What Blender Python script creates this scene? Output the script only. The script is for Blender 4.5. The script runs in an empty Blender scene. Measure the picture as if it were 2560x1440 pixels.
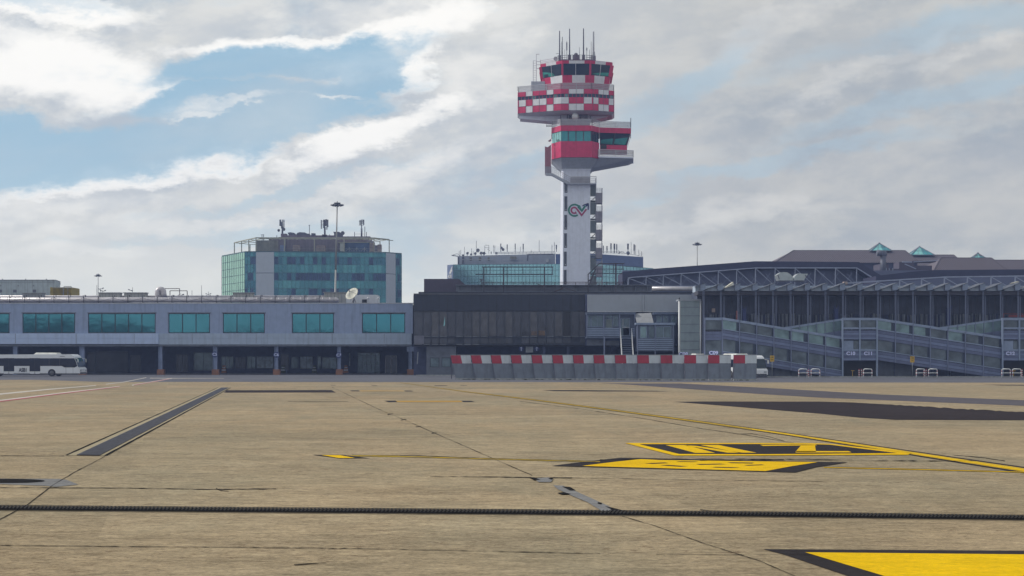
import bpy, math, random
from mathutils import Vector, Matrix, Euler
random.seed(7)
R = math.radians
sc = bpy.context.scene
col = sc.collection

# ------------------------------------------------------------------ camera, sky, sun, exposure
F = 4400.0; HC = 2.75; HY = 886.0; CX = 1280.0      # focal length in photo pixels, eye height, horizon row
cam_d = bpy.data.cameras.new('camera'); cam = bpy.data.objects.new('camera', cam_d); col.objects.link(cam)
cam.location = (0, 0, HC); cam.rotation_euler = (R(90), 0, 0)
cam_d.sensor_width = 36; cam_d.lens = 36*F/2560; cam_d.shift_y = (HY-720)/2560
cam_d.clip_start = 0.5; cam_d.clip_end = 6000
sc.camera = cam
sc.view_settings.view_transform = 'Standard'; sc.view_settings.look = 'None'
sc.view_settings.exposure = 0.2; sc.view_settings.gamma = 1
SUN_EL, SUN_AZ = 38.0, -78.0                        # azimuth from +Y, negative = to the left
sdir = Vector((math.sin(R(SUN_AZ))*math.cos(R(SUN_EL)), math.cos(R(SUN_AZ))*math.cos(R(SUN_EL)), math.sin(R(SUN_EL))))
sd = bpy.data.lights.new('sun', 'SUN'); sd.energy = 2.4; sd.angle = R(3.0); sd.color = (1.0, .94, .84)
so = bpy.data.objects.new('sun', sd); col.objects.link(so)
so.rotation_euler = (-sdir).to_track_quat('-Z', 'Y').to_euler(); so.location = (-60, 60, 90)

world = bpy.data.worlds.new('World'); sc.world = world; world.use_nodes = True
nt = world.node_tree; N = nt.nodes; LK = nt.links
for n in list(N): N.remove(n)
def wn(t, **k):
    n = N.new(t)
    for a, b in k.items(): setattr(n, a, b)
    return n
def wm(op, a, b=None, c=None, clamp=False):
    n = N.new('ShaderNodeMath'); n.operation = op; n.use_clamp = clamp
    for i, v in enumerate((a, b, c)):
        if v is None: continue
        if isinstance(v, (int, float)): n.inputs[i].default_value = v
        else: LK.new(v, n.inputs[i])
    return n.outputs[0]
def wmap(v, a, b, c=0., d=1., smooth=True):
    n = N.new('ShaderNodeMapRange'); n.interpolation_type = 'SMOOTHSTEP' if smooth else 'LINEAR'
    LK.new(v, n.inputs[0])
    for i, q in zip((1, 2, 3, 4), (a, b, c, d)): n.inputs[i].default_value = q
    return n.outputs[0]
def wmix(f, a, b):
    n = N.new('ShaderNodeMix'); n.data_type = 'RGBA'
    if isinstance(f, (int, float)): n.inputs[0].default_value = f
    else: LK.new(f, n.inputs[0])
    for i, v in ((6, a), (7, b)):
        if isinstance(v, tuple): n.inputs[i].default_value = (*v, 1)
        else: LK.new(v, n.inputs[i])
    return n.outputs[2]
def wnoise(vec, scale, detail=6, rough=.55, dist=0.):
    n = N.new('ShaderNodeTexNoise'); LK.new(vec, n.inputs['Vector'])
    n.inputs['Scale'].default_value = scale; n.inputs['Detail'].default_value = detail
    n.inputs['Roughness'].default_value = rough; n.inputs['Distortion'].default_value = dist
    return n.outputs[0]
tc = wn('ShaderNodeTexCoord'); sep = wn('ShaderNodeSeparateXYZ'); LK.new(tc.outputs['Generated'], sep.inputs[0])
sx, sy, sz = sep.outputs
hyp = wm('SQRT', wm('ADD', wm('MULTIPLY', sx, sx), wm('MULTIPLY', sy, sy)))
U = wm('ARCTAN2', sx, sy); V = wm('ARCTAN2', sz, hyp)
def wcomb(a, b, c=0.):
    n = wn('ShaderNodeCombineXYZ')
    for i, v in enumerate((a, b, c)):
        if isinstance(v, (int, float)): n.inputs[i].default_value = v
        else: LK.new(v, n.inputs[i])
    return n.outputs[0]
uv = wcomb(U, wm('MULTIPLY', V, 1.9))
w1 = wnoise(uv, 8, 9, .66); w2 = wnoise(wcomb(U, wm('MULTIPLY', V, 1.9), 7.3), 8, 9, .66)
Uw = wm('ADD', U, wm('MULTIPLY', wm('SUBTRACT', w1, .5), .12))
Vw = wm('ADD', V, wm('MULTIPLY', wm('SUBTRACT', w2, .5), .06))
def ell(px, py, rx, ry, ang=0., hard=.0):
    """a patch of sky given by where its centre stands over the horizon; soft falloff"""
    cu, cv = (px-CX)/F, (HY-py)/F; a = R(ang); ca, sa = math.cos(a), math.sin(a)
    du = wm('SUBTRACT', Uw, cu); dv = wm('SUBTRACT', Vw, cv)
    p = wm('ADD', wm('MULTIPLY', du, ca*F/rx), wm('MULTIPLY', dv, sa*F/rx))
    q = wm('ADD', wm('MULTIPLY', du, -sa*F/ry), wm('MULTIPLY', dv, ca*F/ry))
    d = wm('SQRT', wm('ADD', wm('MULTIPLY', p, p), wm('MULTIPLY', q, q)))
    return wmap(d, 1.5, .3)
def mx(l):
    o = l[0]
    for k in l[1:]: o = wm('MAXIMUM', o, k)
    return o
blue = mx([ell(720, 180, 350, 60, 6), ell(900, 230, 130, 60, 30), ell(640, 320, 380, 66, 14), ell(230, 385, 420, 78, 8), ell(60, 360, 200, 60, 0), ell(560, 262, 300, 40, 4)])
blue2 = mx([ell(1330, 430, 300, 26, 20), ell(2300, 120, 420, 50, 12), ell(2260, 300, 500, 40, 14), ell(1700, 230, 300, 60, 30), ell(100, 45, 200, 26, 0), ell(700, 480, 400, 20, 12), ell(1900, 440, 500, 26, 10), ell(620, 580, 500, 22, 5)])
white = mx([ell(140, 185, 360, 95, -8), ell(400, 245, 190, 34, -12), ell(1000, 120, 240, 70, 30), ell(1020, 205, 120, 44, 35), ell(930, 350, 330, 46, 20), ell(330, 442, 380, 32, 9), ell(760, 120, 360, 34, 2), ell(120, 60, 300, 40, 0)])
wisp = mx([ell(590, 284, 190, 12, 3), ell(840, 276, 60, 8, 0), ell(500, 300, 90, 9, 0)])
white2 = mx([ell(1010, 50, 400, 70, 0), ell(120, 520, 400, 36, 4), ell(2150, 215, 300, 30, 25), ell(1950, 90, 260, 60, 20), ell(250, 640, 300, 30, 0), ell(1200, 190, 220, 70, 30), ell(2350, 180, 200, 26, 20), ell(1650, 560, 500, 34, 4), ell(1000, 440, 420, 34, 16), ell(500, 560, 500, 34, 4)])
nA = wnoise(wcomb(U, wm('MULTIPLY', V, 2.4), 2.1), 7, 10, .6, .2)
skew = wm('ADD', wm('MULTIPLY', V, 2.7), wm('MULTIPLY', U, -.45))
nB = wnoise(wcomb(wm('ADD', U, wm('MULTIPLY', V, .3)), skew, 5.5), 14, 12, .63, .15)
nD = wnoise(wcomb(U, wm('MULTIPLY', V, 1.8), 15.5), 38, 9, .62, .1)
nC = wnoise(wcomb(U, skew, 11.5), 5, 8, .6)
sky = wn('ShaderNodeTexSky'); sky.sky_type = 'NISHITA'; sky.sun_disc = False
sky.sun_elevation = R(SUN_EL); sky.sun_rotation = R(SUN_AZ); sky.air_density = 1.0; sky.dust_density = 1.0
fine = wm('ADD', wm('MULTIPLY', wm('SUBTRACT', nB, .5), 1.0), wm('MULTIPLY', wm('SUBTRACT', nD, .5), .6))
bmask = wmap(wm('ADD', blue, fine), .14, .72)
b2m = wmap(wm('ADD', wm('MULTIPLY', blue2, .62), wm('MULTIPLY', fine, 1.0)), .16, .85, 0, .6)
gap = wmap(wm('ADD', nA, wm('MULTIPLY', nC, .35)), .60, .44, 0, .4)          # thin places elsewhere in the deck
bmask = wm('MAXIMUM', wm('MAXIMUM', bmask, b2m), gap)
wsp = wmap(wm('ADD', wisp, wm('MULTIPLY', fine, 1.6)), .1, 1.35)
bmask = wm('MULTIPLY', bmask, wm('SUBTRACT', 1., wm('MULTIPLY', wsp, .7)))
veil = wmap(nC, .45, .75, 0, .35); bmask = wm('MULTIPLY', bmask, wm('SUBTRACT', 1., veil))
wmask = wmap(wm('ADD', white, wm('MULTIPLY', fine, 1.3)), .15, 1.05)
wmask = wm('MAXIMUM', wmask, wmap(wm('ADD', wm('MULTIPLY', white2, .6), fine), .12, 1.05, 0, .6))
wmask = wm('MAXIMUM', wmask, wm('MULTIPLY', wsp, .7))
grey = wmix(wmap(wm('ADD', nB, wm('MULTIPLY', wm('SUBTRACT', nD, .5), .5)), .36, .66), (4.6, 5.1, 5.55), (6.4, 6.55, 6.4))
grey = wmix(wmap(nA, .35, .62, 0, .45), grey, (7.2, 7.1, 6.7))
cloud = wmix(wmask, grey, (9.5, 9.35, 8.9))
cloud = wmix(wm('MULTIPLY', wmap(V, .0, .11, .85, 0.), wmap(U, -.08, .14, 1., .25)), cloud, (7.6, 7.75, 7.3))
skyc = wmix(.88, sky.outputs[0], (3.1, 4.9, 6.2))
skyc = wmix(wmap(V, 0., .16, .6, 0.), skyc, (5.9, 7.2, 7.7))
vm = wn('ShaderNodeVectorMath'); vm.operation = 'SCALE'; LK.new(cloud, vm.inputs[0]); LK.new(wmap(U, -.06, .16, 1., .80), vm.inputs['Scale']); cloud = vm.outputs[0]   # the deck is thicker to the right
fin = wmix(bmask, cloud, skyc)
bg = wn('ShaderNodeBackground'); LK.new(fin, bg.inputs[0]); bg.inputs[1].default_value = .1
wo = wn('ShaderNodeOutputWorld'); LK.new(bg.outputs[0], wo.inputs[0])

# ------------------------------------------------------------------ materials
MT = {}
def mat(name, c, rough=.6, metal=0., var=.12, scale=1.5, streak=0., bump=0., bscale=20., spec=.5, emit=0., stretch=(1, 1, 1)):
    m = bpy.data.materials.new(name); m.use_nodes = True; t = m.node_tree; b = t.nodes['Principled BSDF']
    b.inputs['Roughness'].default_value = rough; b.inputs['Metallic'].default_value = metal
    b.inputs['Specular IOR Level'].default_value = spec
    g = t.nodes.new('ShaderNodeNewGeometry'); mp = t.nodes.new('ShaderNodeMapping'); t.links.new(g.outputs['Position'], mp.inputs[0])
    mp.inputs['Scale'].default_value = stretch
    n = t.nodes.new('ShaderNodeTexNoise'); n.inputs['Scale'].default_value = scale; n.inputs['Detail'].default_value = 6
    t.links.new(mp.outputs[0], n.inputs['Vector'])
    r = t.nodes.new('ShaderNodeMapRange'); t.links.new(n.outputs[0], r.inputs[0])
    r.inputs[1].default_value = .3; r.inputs[2].default_value = .7
    r.inputs[3].default_value = 1-var; r.inputs[4].default_value = 1+var
    v = t.nodes.new('ShaderNodeVectorMath'); v.operation = 'SCALE'; v.inputs[0].default_value = c; t.links.new(r.outputs[0], v.inputs['Scale'])
    outp = v.outputs[0]
    if streak:
        mp2 = t.nodes.new('ShaderNodeMapping'); t.links.new(g.outputs['Position'], mp2.inputs[0]); mp2.inputs['Scale'].default_value = (2.2, 2.2, .16)
        n2 = t.nodes.new('ShaderNodeTexNoise'); n2.inputs['Scale'].default_value = 1.3; n2.inputs['Detail'].default_value = 5; t.links.new(mp2.outputs[0], n2.inputs['Vector'])
        r2 = t.nodes.new('ShaderNodeMapRange'); t.links.new(n2.outputs[0], r2.inputs[0]); r2.inputs[1].default_value = .48; r2.inputs[2].default_value = .75
        r2.inputs[3].default_value = 1; r2.inputs[4].default_value = 1-streak
        v2 = t.nodes.new('ShaderNodeVectorMath'); v2.operation = 'SCALE'; t.links.new(outp, v2.inputs[0]); t.links.new(r2.outputs[0], v2.inputs['Scale']); outp = v2.outputs[0]
    t.links.new(outp, b.inputs['Base Color'])
    if bump:
        nb = t.nodes.new('ShaderNodeTexNoise'); nb.inputs['Scale'].default_value = bscale; nb.inputs['Detail'].default_value = 3
        t.links.new(g.outputs['Position'], nb.inputs['Vector'])
        bp = t.nodes.new('ShaderNodeBump'); bp.inputs['Strength'].default_value = bump; bp.inputs['Distance'].default_value = .05
        t.links.new(nb.outputs[0], bp.inputs['Height']); t.links.new(bp.outputs[0], b.inputs['Normal'])
    if emit:
        b.inputs['Emission Color'].default_value = (*c, 1); b.inputs['Emission Strength'].default_value = emit
    MT[name] = m; return m
mat('render_wall', (.29, .36, .53), .7, var=.07, streak=.22)
mat('fascia', (.44, .54, .76), .6, var=.05, streak=.14)
mat('fascia_darker', (.37, .45, .58), .6, var=.07, streak=.2)  # darker tone for the fascia right of the step
mat('coping', (.5, .52, .56), .5)
mat('dark_void', (.035, .04, .055), .8)
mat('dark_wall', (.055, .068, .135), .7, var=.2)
mat('mid_wall', (.11, .125, .16), .7, var=.2)
mat('column_paint', (.20, .25, .40), .6, var=.15, streak=.3)
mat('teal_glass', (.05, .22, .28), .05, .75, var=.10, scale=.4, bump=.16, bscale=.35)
mat('teal_glass_deep', (.045, .17, .22), .1, .7, var=.2, scale=.3, bump=.3, bscale=.5)
mat('frame_dark', (.03, .035, .05), .45)
mat('orange_plastic', (.30, .13, .065), .6, var=.3)
mat('interior_light', (.42, .52, .62), .4, var=.4, scale=2)
mat('pipe_metal', (.55, .53, .56), .42, .35, var=.15, scale=1, stretch=(1, 1, 1))
mat('galv', (.30, .32, .34), .55, .3, var=.15, streak=.2)
mat('grey_box', (.40, .41, .39), .6, var=.08, streak=.2)
mat('steel_dark', (.055, .055, .075), .6, var=.3)
mat('steel_mid', (.14, .145, .19), .6, var=.2)
mat('black', (.015, .016, .02), .5)
mat('white_paint', (.66, .68, .70), .45, var=.06, streak=.12)
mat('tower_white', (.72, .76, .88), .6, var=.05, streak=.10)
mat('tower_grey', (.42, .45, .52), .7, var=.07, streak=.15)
mat('red_paint', (.56, .022, .11), .5, var=.10, streak=.15)
mat('panel_white', (.72, .73, .78), .5, var=.06, streak=.1)
mat('rail', (.50, .50, .55), .5, .2, var=.1)
mat('rail_mesh', (.36, .36, .41), .6, var=.1)
mat('cab_glass', (.03, .05, .09), .06, .4, var=.2)
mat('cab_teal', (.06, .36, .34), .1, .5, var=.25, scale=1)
mat('blue_ink', (.03, .04, .16), .6); mat('green_ink', (.02, .20, .15), .6); mat('red_ink', (.36, .03, .12), .6)
mat('stair_panel', (.25, .24, .29), .7, var=.15, streak=.3)
for i, c in enumerate([(.065, .21, .25), (.08, .25, .285), (.05, .155, .21), (.095, .29, .315)]):
    mat('office_glass_%d' % i, c, .1, .7, var=.12, scale=.3, bump=.2, bscale=.6)
mat('office_dark', (.035, .07, .14), .12, .5, var=.3, scale=.5, bump=.2, bscale=.6)
mat('office_sunlit_glass', (.42, .72, .58), .3, .5, var=.15, scale=.3, bump=.35, bscale=.35)  # glare of the sunlit left face put into a paler base colour
mat('mullion', (.06, .13, .16), .5)
mat('office_white', (.44, .49, .56), .5, var=.04, streak=.06)
mat('penthouse', (.17, .15, .19), .7, var=.15, streak=.3)
mat('penthouse_light', (.22, .22, .20), .7, var=.15, streak=.3)
mat('beige_steel', (.36, .36, .29), .6)
mat('brown_box', (.36, .29, .27), .7)
mat('antenna', (.10, .11, .15), .6); mat('antenna_light', (.40, .43, .47), .5)
mat('blue_grey', (.14, .19, .34), .5, var=.06)
mat('adr_white', (.40, .44, .52), .6, var=.05, streak=.1)
mat('adr_glass', (.22, .44, .48), .12, .75, var=.15, scale=.25, bump=.25, bscale=.4)
mat('adr_blue', (.07, .12, .28), .5)
mat('dark_panel', (.018, .026, .048), .45, var=.2, streak=.2)
mat('dark_glass', (.066, .072, .092), .25, .35, var=.28, scale=.9, bump=.15, bscale=.8)
mat('purple_block', (.075, .065, .10), .7, var=.1)
mat('girder', (.17, .19, .24), .6, .2, var=.12, streak=.3)
mat('rust', (.085, .055, .055), .8, var=.3)
mat('panel_grey', (.33, .36, .41), .55, var=.04, streak=.06)
mat('annex_blue', (.10, .13, .20), .5, var=.12, streak=.2)
mat('annex_glass', (.13, .18, .22), .15, .4, var=.3)
mat('shaft_clad', (.25, .31, .34), .5, .2, var=.08, streak=.12)
mat('awning', (.27, .28, .30), .7)
mat('pier_post', (.17, .20, .31), .55, var=.1)
mat('ramp_band', (.125, .15, .26), .5, var=.12, streak=.15)
mat('ramp_light', (.24, .30, .43), .5, var=.12)
mat('ramp_glass', (.20, .30, .33), .22, .45, var=.4, scale=.8, bump=.2, bscale=.8)
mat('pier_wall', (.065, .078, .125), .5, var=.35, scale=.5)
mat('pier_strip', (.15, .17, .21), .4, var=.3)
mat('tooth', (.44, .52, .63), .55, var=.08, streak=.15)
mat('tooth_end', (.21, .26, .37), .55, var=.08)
mat('hall_dark', (.034, .038, .085), .7, var=.1)
mat('hall_wall', (.13, .15, .24), .45, .3, var=.15, scale=.3)
mat('truss', (.30, .34, .46), .5)
mat('brown_roof', (.105, .085, .105), .7, var=.12, streak=.15)
mat('brown_ridge', (.05, .04, .055), .7)
mat('sky_glass_sheen', (.25, .62, .60), .2, .4, var=.2); mat('sky_glass', (.05, .36, .40), .2, .4, var=.2)
mat('bus_white', (.74, .76, .80), .3, var=.03, spec=.6)
mat('bus_glass', (.02, .025, .045), .08, .2, var=.3)
mat('bus_screen', (.015, .03, .045), .1, .2)
mat('rubber', (.02, .02, .022), .8); mat('rim', (.16, .16, .17), .5, .5)
mat('barrier_grey', (.15, .175, .22), .6, var=.12, streak=.25)
mat('barrier_white', (.50, .55, .60), .5, var=.06, streak=.18)
mat('barrier_red', (.34, .012, .035), .5, var=.12, streak=.2)
mat('concrete_kerb', (.30, .31, .31), .8, var=.25, scale=3)
mat('moss', (.07, .08, .04), .9)
mat('yellow_sign', (.62, .38, .02), .5); mat('sign_text', (.6, .66, .9), .5)
mat('sign_blue', (.03, .045, .16), .5)
mat('yellow_box', (.36, .27, .04), .6, var=.2, streak=.3)
mat('white_clad', (.42, .48, .50), .6, var=.08, streak=.25)
mat('dish_white', (.50, .50, .44), .6)
mat('ink', (.02, .02, .04), .6); mat('red_light', (.22, .05, .055), .5)
mat('mast_metal', (.30, .31, .31), .55, .2, var=.12, stretch=(1, 1, .2))
mat('stair_wall_green', (.17, .20, .21), .7, var=.15, streak=.2); mat('shield_pink', (.30, .12, .16), .6, var=.1); mat('shield_grey', (.27, .25, .30), .6)
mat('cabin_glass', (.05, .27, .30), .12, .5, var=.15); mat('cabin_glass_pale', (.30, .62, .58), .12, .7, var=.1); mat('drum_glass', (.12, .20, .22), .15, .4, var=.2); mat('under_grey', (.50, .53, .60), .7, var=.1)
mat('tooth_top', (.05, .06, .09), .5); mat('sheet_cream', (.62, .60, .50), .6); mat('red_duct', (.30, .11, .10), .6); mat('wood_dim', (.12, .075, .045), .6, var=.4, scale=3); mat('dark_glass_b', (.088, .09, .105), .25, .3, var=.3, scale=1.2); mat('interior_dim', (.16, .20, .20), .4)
mat('cast_iron', (.024, .020, .018), .9, .0, var=.35, scale=4)
mat('grate_blue', (.075, .075, .10), .55, .3, var=.35, scale=3)

mat('ramp_slat_lit', (.17, .21, .35), .5, var=.1); mat('ramp_gap', (.04, .055, .09), .3, .3); mat('ramp_glass_dim', (.12, .15, .18), .25, .35, var=.5, scale=.8); mat('gate_letters', (.62, .66, .95), .5, emit=.0); mat('cowl_metal', (.38, .42, .43), .4, .4, var=.1)
mat('pod_cream', (.62, .63, .60), .5); mat('emblem_blue', (.30, .33, .62), .5); mat('far_green', (.06, .08, .07), .9)
HAZE = 0.0004

# ------------------------------------------------------------------ mesh helpers
class MB:
    def __init__(s): s.v = []; s.f = []; s.m = []; s.mi = 0; s.smooth = False; s.sf = []
    def face(s, pts):
        i = len(s.v); s.v += [tuple(p) for p in pts]; s.f.append(list(range(i, i+len(pts)))); s.m.append(s.mi); s.sf.append(s.smooth); return s
    def _add(s, vs, fs, smooth=None):
        i = len(s.v); s.v += [tuple(p) for p in vs]
        for f in fs: s.f.append([i+k for k in f]); s.m.append(s.mi); s.sf.append(s.smooth if smooth is None else smooth)
        return s
    def prism(s, a, b, cap=True):
        n = len(a); fs = [(k, (k+1) % n, n+(k+1) % n, n+k) for k in range(n)]
        if cap: fs += [tuple(range(n))[::-1], tuple(range(n, 2*n))]
        return s._add(list(a)+list(b), fs)
    def box(s, x0, x1, y0, y1, z0, z1):
        return s.prism([(x0, y0, z0), (x1, y0, z0), (x1, y1, z0), (x0, y1, z0)], [(x0, y0, z1), (x1, y0, z1), (x1, y1, z1), (x0, y1, z1)])
    def beam(s, a, b, w, h=None):
        a, b = Vector(a), Vector(b); h = h or w; d = (b-a).normalized()
        up = Vector((0, 0, 1)) if abs(d.z) < .95 else Vector((0, 1, 0))
        x = d.cross(up).normalized()*w/2; y = d.cross(x).normalized()*h/2
        return s.prism([a-x-y, a+x-y, a+x+y, a-x+y], [b-x-y, b+x-y, b+x+y, b-x+y])
    def cyl(s, a, b, r, r2=None, n=10):
        a, b = Vector(a), Vector(b); r2 = r if r2 is None else r2; d = (b-a).normalized()
        up = Vector((0, 0, 1)) if abs(d.z) < .95 else Vector((0, 1, 0))
        x = d.cross(up).normalized(); y = d.cross(x).normalized()
        A = [a+(x*math.cos(t)+y*math.sin(t))*r for t in [2*math.pi*k/n for k in range(n)]]
        B = [b+(x*math.cos(t)+y*math.sin(t))*r2 for t in [2*math.pi*k/n for k in range(n)]]
        i = len(s.v); s.v += [tuple(p) for p in A+B]
        for k in range(n): s.f.append([i+k, i+(k+1) % n, i+n+(k+1) % n, i+n+k]); s.m.append(s.mi); s.sf.append(n > 6)
        s.f.append([i+k for k in range(n)][::-1]); s.m.append(s.mi); s.sf.append(False)
        s.f.append([i+n+k for k in range(n)]); s.m.append(s.mi); s.sf.append(False)
        return s
    def tube(s, path, r, n=8):
        for a, b in zip(path, path[1:]): s.cyl(a, b, r, n=n)
        return s
    def sweep(s, path, r, n=14):
        i0 = len(s.v)
        for i, p in enumerate(path):
            d = (path[min(i+1, len(path)-1)]-path[max(i-1, 0)]).normalized(); y = Vector((0, 1, 0)); x = d.cross(y).normalized()
            for k in range(n): t = 2*math.pi*k/n; s.v.append(tuple(p+(x*math.cos(t)+y*math.sin(t))*r))
        for i in range(len(path)-1):
            for k in range(n): s.f.append([i0+i*n+k, i0+i*n+(k+1) % n, i0+(i+1)*n+(k+1) % n, i0+(i+1)*n+k]); s.m.append(s.mi); s.sf.append(True)
        s.f.append([i0+k for k in range(n)]); s.m.append(s.mi); s.sf.append(False); s.f.append([i0+(len(path)-1)*n+k for k in range(n)]); s.m.append(s.mi); s.sf.append(False)
        return s
    def sphere(s, c, r, n=12, m=8, sz=1.):
        vs = []; fs = []
        for i in range(m+1):
            t = math.pi*i/m
            for k in range(n):
                a = 2*math.pi*k/n; vs.append((c[0]+r*math.sin(t)*math.cos(a), c[1]+r*math.sin(t)*math.sin(a), c[2]+r*sz*math.cos(t)))
        for i in range(m):
            for k in range(n): fs.append((i*n+k, i*n+(k+1) % n, (i+1)*n+(k+1) % n, (i+1)*n+k))
        return s._add(vs, fs, True)
    def dish(s, c, r, d, depth=.3, n=18):
        """shallow bowl opening towards d"""
        c, d = Vector(c), Vector(d).normalized(); up = Vector((0, 0, 1)) if abs(d.z) < .95 else Vector((0, 1, 0))
        x = d.cross(up).normalized(); y = d.cross(x).normalized(); rings = []
        for q in (0.02, .35, .7, 1.):
            rings.append([c+(x*math.cos(2*math.pi*k/n)+y*math.sin(2*math.pi*k/n))*r*q+d*depth*r*q*q for k in range(n)])
        back = [[p-d*.04 for p in rr] for rr in rings]
        allr = rings+back[::-1]; vs = [p for rr in allr for p in rr]; fs = []
        for i in range(len(allr)-1):
            for k in range(n): fs.append((i*n+k, i*n+(k+1) % n, (i+1)*n+(k+1) % n, (i+1)*n+k))
        return s._add(vs, fs, True)
    def build(s, name, mats, parent=None):
        me = bpy.data.meshes.new(name); off = Vector((0, 0, 0)); p = parent
        while p is not None: off += p.location; p = p.parent
        me.from_pydata([(v[0]-off.x, v[1]-off.y, v[2]-off.z) for v in s.v], [], s.f)
        for m in (mats if isinstance(mats, (list, tuple)) else [mats]): me.materials.append(MT[m])
        me.polygons.foreach_set('material_index', s.m); me.polygons.foreach_set('use_smooth', s.sf)
        me.update()
        import bmesh
        bm = bmesh.new(); bm.from_mesh(me); bmesh.ops.recalc_face_normals(bm, faces=bm.faces); bm.to_mesh(me); bm.free()
        o = bpy.data.objects.new(name, me); col.objects.link(o); o.parent = parent
        return o
def each(mb, name, mats, parent=None):
    """every separate piece of mb becomes an object of its own"""
    par = list(range(len(mb.v)))
    def find(a):
        while par[a] != a: par[a] = par[par[a]]; a = par[a]
        return a
    for f in mb.f:
        for k in f[1:]: par[find(k)] = find(f[0])
    groups = {}
    for i, f in enumerate(mb.f): groups.setdefault(find(f[0]), []).append(i)
    for g in groups.values():
        m = MB(); idx = {}
        for i in g:
            for k in mb.f[i]:
                if k not in idx: idx[k] = len(m.v); m.v.append(mb.v[k])
            m.f.append([idx[k] for k in mb.f[i]]); m.m.append(mb.m[i]); m.sf.append(mb.sf[i])
        m.build(name, mats, parent)
def tag(o, label=None, cat=None, group=None, kind=None):
    for k, v in (('label', label), ('category', cat), ('group', group), ('kind', kind)):
        if v: o[k] = v
    return o
def thing(name, loc, label, cat, group=None):
    o = bpy.data.objects.new(name, None); col.objects.link(o); o.location = loc; o.empty_display_size = .5
    return tag(o, label, cat, group)
def ctree(o, parent=None):
    c = o.copy(); col.objects.link(c); c.parent = parent
    for k in list(o.children): ctree(k, c)
    return c
def X(px, D): return (px-CX)*D/F
def Z(py, D): return HC+(HY-py)*D/F
def P(px, py, D): return Vector((X(px, D), D, Z(py, D)))
def bx(mb, D, x0, x1, yt, yb, dep=.3):
    """box whose front face stands at distance D, seen from x0..x1 and yt..yb of the photo"""
    return mb.box(X(x0, D), X(x1, D), D, D+dep, Z(yb, D), Z(yt, D))
def pg(mb, D, pts, dep=.3):
    a = [tuple(P(x, y, D)) for x, y in pts]; b = [(p[0], p[1]+dep, p[2]) for p in a]
    return mb.prism(a, b)
def ln(mb, D, a, b, w): return mb.beam(P(*a, D), P(*b, D), w)
def wall_open(mb, D, x0, x1, yt, yb, dep, ops):
    ot, ob = ops[0][2], ops[0][3]
    bx(mb, D, x0, x1, yt, ot, dep)
    if ob < yb: bx(mb, D, x0, x1, ob, yb, dep)
    c = x0
    for a, b, _, _ in ops:
        if a > c: bx(mb, D, c, a, ot, ob, dep)
        c = b
    if c < x1: bx(mb, D, c, x1, ot, ob, dep)
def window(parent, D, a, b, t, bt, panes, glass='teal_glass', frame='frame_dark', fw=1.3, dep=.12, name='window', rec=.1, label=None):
    f = MB(); D2 = D+rec
    bx(f, D2, a, b, t, t+fw, dep); bx(f, D2, a, b, bt-fw, bt, dep)
    for i in range(panes+1):
        x = a+(b-a-fw)*i/panes; bx(f, D2, x, x+fw, t+fw, bt-fw, dep)
    w = f.build(name, frame, parent)
    g = MB(); bx(g, D2+.05, a+fw, b-fw, t+fw, bt-fw, .03); g.build('pane', glass, w)
    if label: w['label'] = label
    return w
def text(s, size, loc, rot, m, name, parent=None, ext=.01, bold=0.0, sxx=1.0):
    cu = bpy.data.curves.new('txt', 'FONT'); cu.body = s; cu.size = size; cu.extrude = ext; cu.align_x = 'CENTER'; cu.align_y = 'CENTER'; cu.offset = bold
    t = bpy.data.objects.new('txt', cu); col.objects.link(t); bpy.context.view_layer.update()
    me = bpy.data.meshes.new_from_object(t.evaluated_get(bpy.context.evaluated_depsgraph_get()))
    bpy.data.objects.remove(t); bpy.data.curves.remove(cu)
    off = Vector((0, 0, 0)); p = parent
    while p is not None: off += p.location; p = p.parent
    me.transform(Matrix.Translation(Vector(loc)-off) @ Euler(rot).to_matrix().to_4x4() @ Matrix.Diagonal((sxx, 1, 1, 1)))
    me.materials.clear(); me.materials.append(MT[m]); me.name = name
    o = bpy.data.objects.new(name, me); col.objects.link(o); o.parent = parent; return o
FRONT = (R(90), 0, 0)

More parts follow.
